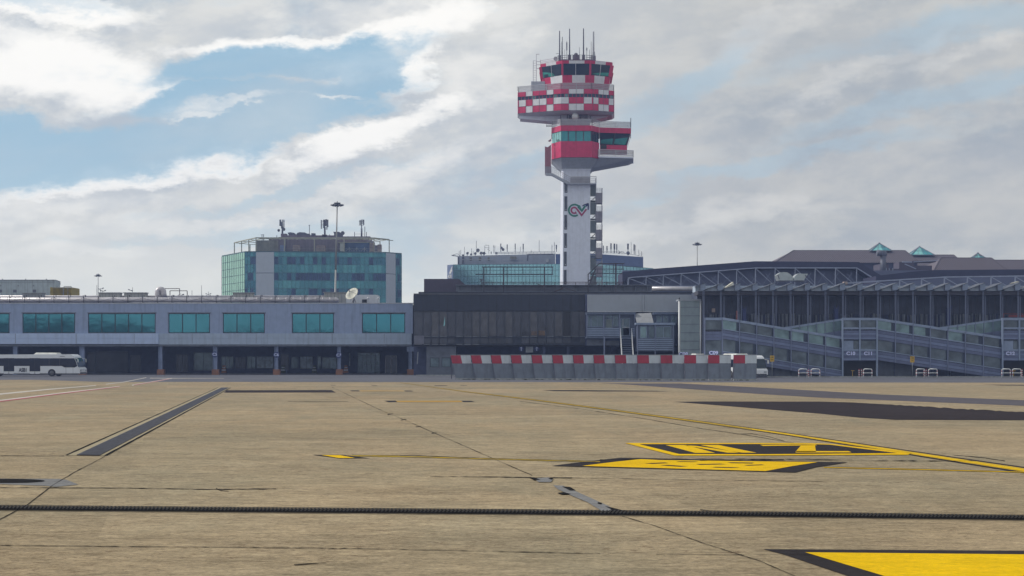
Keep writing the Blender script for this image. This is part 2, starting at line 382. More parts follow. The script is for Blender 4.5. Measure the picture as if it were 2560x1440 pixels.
# ------------------------------------------------------------------ ground, road, markings
def G(px, py, z=0.):
    D = (HC-z)*F/(py-HY); return (X(px, D), D, z)
def gsheet(name, pts, z, m, kind='structure', sub=True, label=None):
    mb = MB(); mb.face([G(x, y, z) for x, y in pts]); o = mb.build(name, m); o['kind'] = kind
    if label: o['label'] = label
    return o
def ground_mat(name, c0, c1=None, rough=.85, amp=1., wear=0., wcol=(.25, .215, .15), slabs=False, stain=0.):
    """paved or painted surface: mottling from metres down to grain, optional wear that bares the concrete"""
    m = bpy.data.materials.new(name); m.use_nodes = True; t = m.node_tree; b = t.nodes['Principled BSDF']
    b.inputs['Roughness'].default_value = max(rough, .9); b.inputs['Specular IOR Level'].default_value = .04
    g = t.nodes.new('ShaderNodeNewGeometry')
    def L(v, i):
        if isinstance(v, (int, float)): i.default_value = v
        elif isinstance(v, tuple): i.default_value = (*v, 1) if len(i.default_value) == 4 else v
        else: t.links.new(v, i)
    def nz(scale, st=(1, 1, 1), det=8, ro=.65, dist=0, off=0.):
        mp = t.nodes.new('ShaderNodeMapping'); t.links.new(g.outputs['Position'], mp.inputs[0]); mp.inputs['Scale'].default_value = st; mp.inputs['Location'].default_value = (off, off*.7, 0)
        n = t.nodes.new('ShaderNodeTexNoise'); n.inputs['Scale'].default_value = scale; n.inputs['Detail'].default_value = det
        n.inputs['Roughness'].default_value = ro; n.inputs['Distortion'].default_value = dist; t.links.new(mp.outputs[0], n.inputs['Vector']); return n.outputs[0]
    def mr(v, a, b_, c=0., d=1.):
        r = t.nodes.new('ShaderNodeMapRange'); t.links.new(v, r.inputs[0])
        for i, q in zip((1, 2, 3, 4), (a, b_, c, d)): r.inputs[i].default_value = q
        return r.outputs[0]
    def ma(op, a, b_):
        n = t.nodes.new('ShaderNodeMath'); n.operation = op; L(a, n.inputs[0]); L(b_, n.inputs[1]); return n.outputs[0]
    def mix(f, a, c):
        n = t.nodes.new('ShaderNodeMix'); n.data_type = 'RGBA'; L(f, n.inputs[0]); L(a, n.inputs[6]); L(c, n.inputs[7]); return n.outputs[2]
    c1 = c1 or tuple(x*.86 for x in c0)
    c = mix(mr(nz(.16, (1, .4, 1), 6, .6), .38, .62), c0, c1)
    f = mr(nz(.55, (.6, 1, 1), 8, .72), .3, .7, 1-.13*amp, 1+.13*amp)
    f = ma('MULTIPLY', f, mr(nz(2.6, (.6, 1.1, 1), 8, .8, 0, 3.), .32, .68, 1-.20*amp, 1+.20*amp))
    f = ma('MULTIPLY', f, mr(nz(14., (.8, .8, 1), 5, .85, 0, 9.), .34, .66, 1-.20*amp, 1+.20*amp))
    f = ma('MULTIPLY', f, mr(nz(6.0, (.8, 1.0, 1), 9, .85, .2, 17.), .35, .65, 1-.12*amp, 1+.12*amp))
    v = t.nodes.new('ShaderNodeVectorMath'); v.operation = 'SCALE'; t.links.new(c, v.inputs[0]); t.links.new(f, v.inputs['Scale']); c = v.outputs[0]
    if stain:
        s = ma('MULTIPLY', mr(nz(4.5, (.8, 1.1, 1), 10, .88, .3, 31.), .52, .64), mr(nz(.3, (.5, 1, 1), 4, .6, 0, 5.), .36, .56)); c = mix(ma('MULTIPLY', s, stain), c, (.115, .075, .048))
        s = ma('MULTIPLY', mr(nz(8, (.8, 1.1, 1), 10, .88, 0, 51.), .55, .66), mr(nz(.4, (.6, 1, 1), 4, .6, 0, 75.), .45, .65)); c = mix(ma('MULTIPLY', s, stain*.8), c, (.40, .36, .28))
        s = mr(nz(.9, (.10, 1.6, 1), 8, .8, .4, 91.), .60, .74); c = mix(ma('MULTIPLY', s, stain*.5), c, (.12, .10, .075))
        s = mr(nz(.35, (.8, .25, 1), 6, .65, .8, 61.), .58, .74); c = mix(ma('MULTIPLY', s, stain*.45), c, (.185, .17, .12))
        s = mr(nz(11., (1, 1, 1), 2, .5, 0, 21.), .74, .77); c = mix(s, c, (.05, .04, .035))
    if slabs:
        sp = t.nodes.new('ShaderNodeMapping'); t.links.new(g.outputs['Position'], sp.inputs[0]); sp.inputs['Rotation'].default_value = (0, 0, R(-7.6)); sp.inputs['Scale'].default_value = (1/10.4, 1/7.4, 1); sp.inputs['Location'].default_value = (.12, .37, 0)
        fl = t.nodes.new('ShaderNodeVectorMath'); fl.operation = 'FLOOR'; t.links.new(sp.outputs[0], fl.inputs[0]); w = t.nodes.new('ShaderNodeTexWhiteNoise'); t.links.new(fl.outputs[0], w.inputs['Vector'])
        v = t.nodes.new('ShaderNodeVectorMath'); v.operation = 'SCALE'; t.links.new(c, v.inputs[0]); t.links.new(mr(w.outputs['Value'], 0, 1, .91, 1.07), v.inputs['Scale']); c = v.outputs[0]
    if wear:
        s = mr(nz(4.5, (.5, 1.2, 1), 10, .85, .2, 41.), .70-.22*wear, .78-.22*wear); c = mix(ma('MULTIPLY', s, .85), c, wcol)
        s = mr(nz(30., (.7, 1, 1), 4, .9, 0, 47.), .66-.1*wear, .74-.1*wear); c = mix(ma('MULTIPLY', s, .6), c, wcol)
    t.links.new(c, b.inputs['Base Color'])
    bp = t.nodes.new('ShaderNodeBump'); bp.inputs['Strength'].default_value = .5; bp.inputs['Distance'].default_value = .012
    t.links.new(nz(24, (1, 1, 1), 5, .8), bp.inputs['Height']); t.links.new(bp.outputs[0], b.inputs['Normal'])
    MT[name] = m
ground_mat('apron_concrete', (.325, .254, .162), (.282, .236, .158), stain=1.25, slabs=True, amp=1.7)
ground_mat('asphalt', (.125, .13, .155), stain=.25); ground_mat('new_asphalt', (.034, .027, .030), amp=1.3); ground_mat('strip_asphalt', (.10, .092, .105))
ground_mat('yellow_line', (.72, .46, .004), (.66, .40, .004), .7, .7, .45, (.30, .22, .06)); ground_mat('black_paint', (.032, .028, .031), None, .75, 1, .25, (.12, .10, .08))
ground_mat('taxi_line', (.58, .38, .02), (.50, .33, .03), .75, .9, .7); ground_mat('worn_orange', (.45, .27, .06), None, .8, 1, .8); ground_mat('white_line', (.52, .48, .44), None, .8, 1, .75); ground_mat('pink_line', (.44, .10, .13), None, .8, 1, .75)
ground_mat('grey_patch', (.20, .20, .205), None, .8, .9, .35, (.22, .2, .16)); ground_mat('pale_kerb', (.36, .31, .21), None, .85, .8); ground_mat('tar', (.010, .009, .009), None, .6, 1)
ground_mat('faint_tar', (.06, .05, .04), None, .7, 1, .6, (.2, .17, .12)); ground_mat('pale_dust', (.36, .30, .20), None, .9, 1, .9); ground_mat('worn_yellow', (.50, .34, .03), None, .8, 1, .85)

mb = MB(); mb.face([(-2500, -60, 0), (2500, -60, 0), (2500, 4500, 0), (-2500, 4500, 0)]); mb.build('apron', 'apron_concrete')['kind'] = 'structure'
mb = MB(); YR = 12100/69.
mb.face([(-300, 188, .004), (X(150, 200), 190, .004), (X(330, 190), 176, .004), (X(700, YR), YR, .004), (X(1500, YR), YR-1.5, .004), (X(2560, YR), YR-4, .004), (300, YR-6, .004), (300, 420, .004), (-300, 420, .004)])
mb.build('service_road', 'asphalt')['kind'] = 'structure'
ZM = [.008]
def zz(): return ZM[0]
def mk(pts, m, z=.008, name='painted_marking'): return gsheet(name, pts, z, m)
# asphalt strips and patches
mk([(1500, 958), (1700, 958.5), (1960, 972), (2200, 986), (2600, 1002), (3500, 1040), (3500, 1058), (2600, 1016), (2300, 1004), (2050, 994), (1900, 985), (1700, 971), (1580, 962)], 'strip_asphalt', name='asphalt_strip')
edge = [(1685, 1004.4), (1760, 1003.6), (2050, 1003.8), (2130, 1006), (2200, 1010)]
for i in range(42): edge.append((2220+i*10, 1011.5+i*.567+random.uniform(-1.3, 1.3)))
edge += [(2700, 1037), (3300, 1062), (3300, 1066), (2900, 1056), (2700, 1051), (2240, 1049.5), (2150, 1044), (2050, 1034), (1950, 1026), (1800, 1013.5)]
mk(edge, 'new_asphalt', name='asphalt_patch')
mk([(566, 975.6), (828, 975), (840, 981), (560, 981.6)], 'new_asphalt', name='asphalt_patch')
mk([(1355, 975), (1450, 975.3), (1640, 977), (1675, 978.5), (1500, 978.5), (1385, 977.6)], 'new_asphalt', name='asphalt_patch')
mk([(2455, 961.4), (2570, 962), (2570, 964), (2500, 963.3)], 'new_asphalt', name='asphalt_patch')
# faded little markings
mk([(960, 1002), (988, 1001.6), (994, 1005), (972, 1005.5)], 'black_paint'); mk([(989, 1001.8), (1152, 1001.6), (1156, 1005), (994, 1005.2)], 'worn_orange')
mk([(1153, 1001.8), (1178, 1002), (1188, 1005), (1158, 1005)], 'black_paint')
mk([(874, 976), (896, 976), (900, 978), (880, 978)], 'black_paint'); mk([(898, 976.3), (1008, 976.6), (1010, 978), (902, 977.9)], 'worn_orange'); mk([(1010, 976.4), (1028, 976.6), (1034, 978.4), (1013, 978.4)], 'black_paint')
mk([(826, 962.6), (838, 962.6), (840, 963.4), (828, 963.4)], 'black_paint'); mk([(928, 963), (942, 963), (944, 963.8), (930, 963.8)], 'black_paint')
mk([(1085, 963.4), (1117, 963.4), (1120, 964.4), (1088, 964.4)], 'black_paint'); mk([(1150, 963.6), (1166, 963.6), (1168, 964.4), (1152, 964.4)], 'black_paint')
# taxi line
cl = [(1000, 956.5, .6), (1040, 962, .7), (1150, 977.5, 1.2), (1330, 999, 2.0), (1560, 1029, 2.7), (1760, 1056, 3.5), (1960, 1084, 4.6), (2100, 1105.5, 5.6), (2250, 1128, 7), (2400, 1151, 8.5), (2560, 1175, 10), (2760, 1206, 12)]
def interp(px):
    for a, b in zip(cl, cl[1:]):
        if a[0] <= px <= b[0]:
            t = (px-a[0])/(b[0]-a[0]); return a[1]+(b[1]-a[1])*t, a[2]+(b[2]-a[2])*t
    return cl[-1][1:]
def strip(px0, px1, k0, k1, m, z, step=40, name='painted_marking', jag=0.):
    top = []; bot = []; px = px0
    while px <= px1+.1:
        y, t = interp(px); top.append((px, y+k0*t)); bot.append((px, y+k1*t)); px += step
    mk(top+bot[::-1], m, z, name)
strip(1000, 2760, -.80, .80, 'black_paint', .008); strip(1000, 2760, -.45, -.02, 'taxi_line', .012); strip(1000, 2760, .18, .42, 'taxi_line', .012)
strip(1880, 2760, -.12, .2, 'yellow_line', .016)
def zq(pts): return [(1500+x/2.415, 940+y/2.415) for x, y in pts]
mk(zq([(150, 404), (1240, 404), (1400, 410), (1560, 428), (1880, 466), (1860, 475), (1000, 479), (450, 480)]), 'yellow_line', .016)
mk(zq([(238, 411), (1240, 410), (1385, 414), (1560, 436), (1790, 464), (1000, 471), (478, 470)]), 'black_paint', .020)
for q in ([(395, 416), (520, 416), (695, 464), (575, 464)], [(605, 416), (715, 416), (945, 463), (840, 463)], [(500, 416), (585, 422), (860, 463), (770, 463)],
          [(965, 415), (1300, 412), (1310, 418), (985, 422)], [(1215, 417), (1298, 417), (1304, 458), (1180, 458)], [(1185, 453), (1500, 453), (1520, 461), (1180, 462)]):
    mk(zq(q), 'yellow_line', .024)
mk([(1378, 1164.5), (1460, 1154), (1552, 1144), (1650, 1146), (2120, 1155.6), (2040, 1168), (1988, 1181), (1914, 1179), (1500, 1168)], 'black_paint', .012)
mk([(1455, 1164.5), (1540, 1154), (1602, 1147.5), (1650, 1150), (2045, 1155), (1975, 1166), (1914, 1177.5), (1500, 1166)], 'yellow_line', .016)
for q in ([(1612, 1158), (1660, 1156), (1672, 1157.5), (1630, 1159.5)], [(1650, 1163), (1668, 1162), (1720, 1165.5), (1700, 1166.5)], [(1740, 1160), (1800, 1159), (1815, 1160.5), (1750, 1162)],
          [(1818, 1155.5), (1885, 1156.5), (1880, 1158.5), (1830, 1157.6)], [(1860, 1162.5), (1905, 1161), (1912, 1162.5), (1870, 1164)], [(1790, 1167), (1850, 1168.5), (1830, 1169.8), (1780, 1168.4)],
          [(1700, 1153), (1745, 1153.6), (1735, 1154.8), (1690, 1154.2)]):
    mk(q, 'black_paint', .020)
mk([(1908, 1372.6), (2900, 1379), (3300, 1700), (2620, 1700), (2121, 1440), (1960, 1386)], 'black_paint', .008)
mk([(2013, 1380.5), (2900, 1389), (3150, 1620), (2560, 1600), (2212, 1440)], 'yellow_line', .012)
mk([(780, 1136.8), (860, 1137), (925, 1145.5), (850, 1146)], 'black_paint', .008); mk([(803, 1137.4), (850, 1137.8), (888, 1144.8), (848, 1145)], 'yellow_line', .012); mk([(862, 1138), (1000, 1139.5), (1000, 1140.4), (905, 1140.6)], 'worn_yellow', .012)
def path(pts, w0, w1, m, z, jag=0., name='painted_marking'):
    """ribbon through ground points; w in photo rows at each end"""
    if name == 'expansion_joint': w0 *= .62; w1 *= .62; jag *= .8
    ps = []
    for (xa, ya), (xb, yb) in zip(pts, pts[1:]):
        k = max(1, int(abs(xb-xa)/14+abs(yb-ya)/8)) if jag else 1
        for i in range(k): ps.append((xa+(xb-xa)*i/k, ya+(yb-ya)*i/k))
    ps.append(pts[-1]); top = []; bot = []
    for i, (x, y) in enumerate(ps):
        t = i/max(1, len(ps)-1); w = (w0+(w1-w0)*t)/2
        a = ps[max(0, i-1)]; b = ps[min(len(ps)-1, i+1)]; dx, dy = b[0]-a[0], b[1]-a[1]; L = math.hypot(dx, dy)
        nx, ny = -dy/L, dx/L; j = random.uniform(-jag, jag); j2 = random.uniform(-jag, jag)
        top.append((x+nx*(w+j), y+ny*(w+j))); bot.append((x-nx*(w+j2), y-ny*(w+j2)))
    mb = MB()
    for i in range(len(top)-1): mb.face([G(*top[i], z), G(*top[i+1], z), G(*bot[i+1], z), G(*bot[i], z)])
    o = mb.build(name, m); o['kind'] = 'structure'; return o
path([(880, 1137.5), (1050, 1139), (1200, 1145), (1400, 1150), (1560, 1153)], 1.2, 1.0, 'faint_tar', .010, .3); path([(880, 1139.2), (1050, 1142), (1200, 1146.6), (1400, 1151.5), (1500, 1154)], 1.6, 1.2, 'worn_yellow', .014, .3)
path([(2060, 1168), (2250, 1172), (2527, 1179), (2620, 1181)], 2.6, 2.8, 'black_paint', .010); path([(2060, 1168.3), (2250, 1172.4), (2527, 1179.4), (2620, 1181.4)], 1.2, 1.4, 'yellow_line', .014)
# joints and cracks
J = 'expansion_joint'
path([(-40, 1320), (0, 1298), (65, 1264), (130, 1214), (190, 1178), (262, 1141)], 3.2, 1.4, 'tar', .010, .5, J)
path([(830, 968), (940, 1020), (1020, 1053), (1085, 1082), (1150, 1110), (1230, 1145), (1330, 1188)], .8, 1.6, 'tar', .010, .45, J)
path([(1555, 1290), (1640, 1315), (1760, 1358), (1900, 1402), (2010, 1450)], 1.2, 2.0, 'tar', .010, .5, J)
path([(-20, 1218.6), (300, 1219.6), (520, 1223), (690, 1221.6)], 1.4, 2.0, 'tar', .010, .5, J); path([(540, 1221), (552, 1226), (572, 1228)], 2.5, 1., 'tar', .011, .4, J)
path([(1075, 1191), (1250, 1192), (1340, 1194), (1430, 1194)], 1, 2.8, 'tar', .010, .5, J); path([(1430, 1194), (1700, 1199), (2100, 1204)], .8, .5, 'tar', .010, .3, J)
path([(-20, 1363), (500, 1367), (900, 1371), (1500, 1383.5)], 1.4, 1.4, 'tar', .010, .5, J); path([(1640, 1385), (2050, 1387.5)], 1.0, 1.0, 'tar', .010, .4, J)
path([(1500, 1149), (1650, 1147), (1800, 1146.5), (1960, 1147.5), (2225, 1151), (2440, 1152)], 1.2, 1.2, 'tar', .022, .9, J)
path([(1750, 1150), (1850, 1149), (1960, 1148.5)], 2.6, 2.6, 'tar', .023, .9, J)
path([(2380, 1137), (2460, 1144), (2512, 1152)], 1.2, 2, 'tar', .010, .5, J)
path([(1300, 1003), (1450, 1022), (1600, 1045), (1760, 1072), (1870, 1088), (2000, 1110)], .7, .9, 'tar', .010, .3, J)
path([(1842, 1085), (1880, 1084), (1925, 1092), (1960, 1102)], 1, .8, 'tar', .011, .3, J)
path([(720, 1003), (870, 1003.5)], .7, .7, 'tar', .010, .2, J); path([(0, 1139), (160, 1139.5)], 1, 1, 'tar', .010, .3, J)
path([(735, 1412), (770, 1409), (815, 1407)], 2.5, .8, 'tar', .010, .8, J); path([(1750, 1274), (1800, 1277), (1830, 1281)], 2, 1, 'tar', .010, .5, J)
for x, y in ((975, 1035), (1008, 1049), (1045, 1066), (1085, 1082)): path([(x-6, y+1), (x+8, y-1)], 2.2, 1., 'tar', .012, .4, J)
mk([(1335, 1196), (1372, 1193), (1382, 1198), (1378, 1205), (1346, 1205), (1340, 1200)], 'grey_patch', .014, 'repair_patch')
mk([(1383, 1213), (1408, 1214), (1440, 1228), (1480, 1246), (1520, 1264), (1545, 1277), (1504, 1277), (1470, 1256), (1420, 1235), (1395, 1223)], 'grey_patch', .014, 'repair_patch')
for q in ([(1322, 1193), (1340, 1195), (1350, 1199), (1335, 1200)], [(1368, 1194), (1384, 1196), (1378, 1199)], [(1405, 1216), (1425, 1217), (1440, 1226), (1425, 1226)], [(1392, 1232), (1410, 1230), (1428, 1235), (1405, 1236)],
          [(1495, 1255), (1505, 1257), (1504, 1261), (1494, 1259)], [(1512, 1265), (1535, 1270), (1568, 1278), (1520, 1278), (1528, 1273)]):
    mk(q, 'tar', .018, 'tar_patch')
mk([(-30, 1196), (150, 1197), (168, 1200), (196, 1211), (140, 1217), (110, 1214), (-30, 1209)], 'grey_patch', .008, 'repair_patch')
gp = [(20+92*math.cos(a), 1202+5.2*math.sin(a)) for a in [2*math.pi*k/28 for k in range(28)]]
mk(gp, 'tar', .014, 'manhole_cover')
mk([(110, 1043), (150, 1040), (200, 1041), (212, 1045), (170, 1048), (125, 1047)], 'pale_dust', .005, 'dust_patch')
# lines far left
path([(-20, 987), (120, 973.5), (240, 963.5)], 3.4, 1.6, 'white_line', .010); path([(265, 960.5), (310, 955), (366, 944)], 1.6, 1.2, 'white_line', .010)
path([(-20, 1004.5), (150, 983.5), (300, 966)], 5.2, 2.4, 'white_line', .010); path([(-20, 1006), (150, 984.6), (300, 966.6)], 2.0, 1.0, 'pink_line', .014)
path([(330, 963), (390, 953), (430, 945.5)], 2.6, 1.6, 'white_line', .010); path([(335, 962.8), (390, 953.4), (425, 946.5)], 1.0, .7, 'pink_line', .014)
path([(375, 945.3), (430, 945.8), (560, 945.9)], 1.2, .6, 'white_line', .012)

# slot drains: sunk frame, channel and cast bars
def drain_cross():
    t = thing('drain_channel', G(1280, 1284), 'long black grated slot drain running straight across the near apron', 'drain')
    e = [(-60, 1269.2, 8.8), (640, 1275.2, 8.8), (1300, 1280.5, 8.8), (1900, 1286, 9), (2620, 1295.5, 9.2)]
    mb = MB(); 
    for a, b in zip(e, e[1:]): mb.face([G(a[0], a[1]-a[2]/2, .010), G(b[0], b[1]-b[2]/2, .010), G(b[0], b[1]+b[2]/2, .010), G(a[0], a[1]+a[2]/2, .010)])
    mb.build('channel', 'tar', t)
    mb = MB(); px = -55.
    def yy(px):
        for a, b in zip(e, e[1:]):
            if px <= b[0]: return a[1]+(b[1]-a[1])*(px-a[0])/(b[0]-a[0])
        return e[-1][1]
    while px < 2610:
        y = yy(px); a = Vector(G(px, y+3.9)); b = Vector(G(px+9, y-4.1)); mb.beam(a+Vector((0, 0, .02)), b+Vector((0, 0, .02)), .020, .014); px += 9.6
    mb.build('grating', 'cast_iron', t)
    mb = MB()
    for dy, w in ((-7.0, 1.3), (5.8, 1.0)):
        for a, b in zip(e, e[1:]): mb.face([G(a[0], a[1]+dy-w/2, .012), G(b[0], b[1]+dy-w/2, .012), G(b[0], b[1]+dy+w/2, .012), G(a[0], a[1]+dy+w/2, .012)])
    mb.build('edge_seal', 'tar', t)
drain_cross()
def drain_long():
    t = thing('drain_channel', G(400, 1050), 'wide pale edged drain grate running away diagonally on left of apron', 'drain')
    A0, A1 = (165, 1139), (265, 1140); B0, B1 = (545, 969.5), (577, 969.5)
    def q(u, v):    # u across 0..1, v along 0..1 in world space
        a = Vector(G(*A0)).lerp(Vector(G(*A1)), u); b = Vector(G(*B0)).lerp(Vector(G(*B1)), u); return a.lerp(b, v)
    def sheet(mb, u0, u1, v0, v1, z):
        pts = [q(u0, v0), q(u1, v0), q(u1, v1), q(u0, v1)]; mb.face([(p.x, p.y, z) for p in pts])
    mb = MB(); sheet(mb, .0, 1.0, 0, 1, .010); mb.build('concrete_border', 'pale_kerb', t)
    mb = MB(); sheet(mb, .27, .84, 0, 1, .014); mb.build('channel', 'tar', t)
    mb = MB()
    for k in range(13):
        u = .28+k*.0455; a, b = q(u, 0), q(u, 1); mb.beam((a.x, a.y, .024), (b.x, b.y, .024), .020, .016)
    n = 150
    for k in range(n):
        v = k/n; a, b = q(.27, v), q(.84, v); mb.beam((a.x, a.y, .022), (b.x, b.y, .022), .02, .010)
    mb.build('grating', 'grate_blue', t)
    mb = MB()
    for u0, u1 in ((-.02, .035), (.955, 1.01)):
        for k in range(60):
            v = k/60; w = .012*random.uniform(.2, 1.4); sheet(mb, u0-w, u1+w*random.random(), v, v+1/60, .016)
    mb.build('edge_seal', 'tar', t)
drain_long()

# ------------------------------------------------------------------ left terminal
def terminal():
    D = 238.; t = thing('terminal_building', (X(400, D), D, 0), 'long grey two storey terminal with teal window groups above a dark open arcade', 'terminal')
    ops = [(-150, 24, 783, 833), (56, 188, 783, 833), (220, 389, 783, 833), (421, 525, 783, 833), (557, 662, 783, 833), (730, 835, 783, 833), (905, 1013, 783, 833)]
    mb = MB(); wall_open(mb, D, -300, 1032, 758.5, 834, .35, ops); mb.build('upper_wall', 'render_wall', t)
    mb = MB(); bx(mb, D-.06, -300, 1033, 757, 759, .6); mb.build('coping', 'coping', t)
    mb = MB(); mb.box(X(-300, D), X(1030, D), D+.36, D+26, Z(860, D), Z(759.2, D)-.1); mb.build('roof_block', 'dark_wall', t)
    for (a, b, c, d), n in zip(ops, (5, 4, 5, 3, 3, 3, 3)):
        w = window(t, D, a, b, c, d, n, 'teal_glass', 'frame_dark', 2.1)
        s = MB(); bx(s, D-.10, a-2, b+2, c-2, c+.2, .1); s.build('lintel', 'steel_mid', w)
    mb = MB()
    for i, (x0, x1) in enumerate(((-300, 396), (396.3, 1029))):
        q = D-.45 if i == 0 else D-.30; mb.mi = i
        bx(mb, q, x0, x1, 833.6, 845.6, .44 if i == 0 else .29); bx(mb, q, x0, x1, 846.4, 860 if i == 0 else 861, .44 if i == 0 else .29)
        bx(mb, q+.05, x0, x1, 845.6, 846.4, .2)
    mb.build('fascia', ['fascia', 'fascia_darker'], t)
    mb = MB()
    for x in (38, 190, 335, 480, 640, 830, 960): bx(mb, D-.47 if x < 396 else D-.32, x, x+.8, 834, 858.5, .03)
    mb.build('panel_joint', 'steel_mid', t)
    mb = MB(); mb.box(X(-300, D), X(1028, D), D-.3, D+.4, Z(866, D), Z(861.4, D)); mb.build('edge_beam', 'mid_wall', t)
    # ground floor back wall, recessed
    B = 250.
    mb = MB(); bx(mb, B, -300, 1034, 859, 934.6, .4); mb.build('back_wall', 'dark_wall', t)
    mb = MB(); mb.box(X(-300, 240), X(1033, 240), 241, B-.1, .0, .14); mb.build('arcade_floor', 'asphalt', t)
    for a, b, c, d, n in ((219, 238, 880, 932, 1), (238.5, 320, 878, 932, 1), (325, 352, 888, 930, 1), (440, 470, 886, 930, 2), (484, 533, 881, 926, 2)):
        window(t, B-.2, a, b, c, d, n, 'dark_glass' if a != 484 else 'annex_glass', 'steel_mid', 1.1, .1, 'door', .0)
    for a, b, c, d, n, g in ((553, 584, 891, 921, 3, 'annex_glass'), (588, 614, 893, 921, 2, 'dark_glass'), (617, 639, 891, 921, 2, 'annex_glass'), (641, 684, 891, 921, 2, 'interior_light'), (702, 722, 885, 925, 1, 'dark_glass'),
                             (728, 746, 892, 921, 1, 'annex_glass'), (750, 782, 891, 922, 2, 'interior_light'), (793, 803, 890, 921, 1, 'annex_glass'), (805, 842, 893, 922, 2, 'annex_glass'), (872, 876, 882, 915, 1, 'interior_light')):
        window(t, B-.2, a, b, c, d, n, g, 'steel_mid', .9, .1, 'window', .0)
    window(t, B-.25, 894, 950, 881, 936, 5, 'annex_glass', 'steel_mid', 1.2, .1, 'glazed_entrance', .0)
    mb = MB()
    for y in (889, 902, 914): bx(mb, B-.3, 894, 950, y, y+1, .05)
    mb.build('entrance_rail', 'pier_post', t)
    window(t, B-3.0, 963, 992, 889, 937.5, 2, 'dark_glass', 'rail', 1.6, .15, 'white_framed_door', .0)
    mb = MB(); bx(mb, B-2.8, 955, 1033, 864, 889, .3); bx(mb, B-2.8, 992.5, 1033, 889, 937, .3); mb.build('porch_wall', 'dark_wall', t)
    for x, w in ((38, 5), (205, 6), (401, 4.5), (538, 5), (691, 4.2), (848, 4), (1026, 4)):
        mb = MB(); bx(mb, D+.1, x-w, x+w, 862, 937, .5); bx(mb, D+.02, x-w-.6, x-w+.6, 866, 937, .7)
        if x == 1026: bx(mb, D-.1, x-9, x+9, 867, 879, 1.0)
        c = mb.build('column', 'column_paint', t)
        mb = MB()
        for k in range(4):
            y = 923.5+k*3.7; dx = random.uniform(-.5, .5); bx(mb, D-.25, x-8.5+dx, x+8.5+dx, y, y+3.3, 1.1)
        if x != 38: mb.build('bumper', 'orange_plastic', c)
    # dim ceiling beams
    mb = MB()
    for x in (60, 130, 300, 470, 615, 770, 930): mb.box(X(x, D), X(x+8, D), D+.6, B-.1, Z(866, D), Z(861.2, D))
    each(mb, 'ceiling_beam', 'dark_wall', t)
terminal()
for s, x, y, lb in (('C5', 537, 886, 'round dark C5 gate sign on arcade column'), ('C6', 691, 887, 'round dark C6 gate sign on arcade column'), ('C7', 847, 888, 'round dark C7 gate sign on arcade column')):
    D = 237.3; t = thing('gate_sign', P(x, y, D), lb, 'sign', 'gate signs on the arcade columns')
    mb = MB(); mb.cyl(P(x, y, D), P(x, y, D)+Vector((0, .12, 0)), .42, n=20); mb.build('plate', 'sign_blue', t)
    text(s, .52, P(x, y, D)-Vector((0, .03, 0)), FRONT, 'sign_text', 'lettering', t, .01, .01)
for x, y, c in ((560, 918, 'left of column C6, in the arcade'), (708, 917, 'right of column C6, in the arcade'), (786, 920, 'between columns C6 and C7'), (865, 919, 'just right of column C7')):
    D = 246.; t = thing('plastic_barrier', (X(x, D), D, .14), 'small dim orange and green plastic barrier '+c, 'barrier', 'plastic barriers in the arcade')
    z0 = .14; xx = X(x, D); mb = MB(); mb.prism([(xx-.35, D-.25, z0), (xx+.35, D-.25, z0), (xx+.35, D+.25, z0), (xx-.35, D+.25, z0)], [(xx-.2, D-.1, z0+1.1), (xx+.2, D-.1, z0+1.1), (xx+.2, D+.1, z0+1.1), (xx-.2, D+.1, z0+1.1)])
    mb.build('body', 'orange_plastic' if x in (560, 865) else 'moss', t)
    mb = MB(); mb.box(xx-.3, xx+.3, D-.27, D-.2, z0+.35, z0+.5); mb.box(xx-.2, xx+.2, D-.2, D-.13, z0+.7, z0+.85); mb.build('stripe', 'barrier_white', t)

# pipe run on the roof
def roof_pipes():
    D = 240.; t = thing('roof_pipe_run', (X(400, D), D, Z(757, D)), 'long silver pipe run in cross braced trestles along the left terminal roof', 'pipe')
    a = P(-200, 750, D); b = P(838, 750, D); mb = MB(); mb.cyl(a, b, .37, n=14); mb.sphere(b, .37)
    for k in range(60):
        x = -200+k*18.3
        if x < 838: mb.cyl(P(x, 750, D), P(x, 750, D)+Vector((.06, 0, 0)), .39, n=14)
    mb.cyl(b, b+Vector((.1, 1.2, 0)), .36, n=12); mb.build('main_pipe', 'pipe_metal', t)
    mb = MB(); mb.cyl(P(-200, 741.4, D+4), P(830, 741.4, D+4), .17, n=10); mb.cyl(P(-200, 744, D+5), P(800, 744, D+5), .15, n=8); mb.build('upper_pipe', 'pipe_metal', t)
    px = 27.5-37*4; i = 0
    while px < 835:
        mb = MB()
        for dy in (-.5, .6): mb.beam(Vector((X(px, D), D+dy, Z(757, D))), Vector((X(px, D), D+dy, Z(739 if dy < 0 else 737, D))), .07)
        mb.beam(Vector((X(px, D), D-.5, Z(756, D))), Vector((X(px, D), D+.6, Z(756, D))), .08)
        mb.beam(Vector((X(px, D), D-.5, Z(744, D))), Vector((X(px, D), D+.6, Z(744, D))), .05)
        if px+37 < 835:
            p, q, c, y = (px, px+37, 745, 755) if i % 2 else (px, px+37, 755, 745)
            mb.beam(Vector((X(p, D), D-.5, Z(c, D))), Vector((X(q, D), D-.5, Z(y, D))), .035)
        if i % 3 == 0: ln(mb, D-.5, (px-1, 738), (px+4, 738), .05); ln(mb, D-.5, (px+4, 738), (px+4, 741.5), .05)
        mb.build('trestle', 'steel_dark', t); px += 36.8; i += 1
roof_pipes()
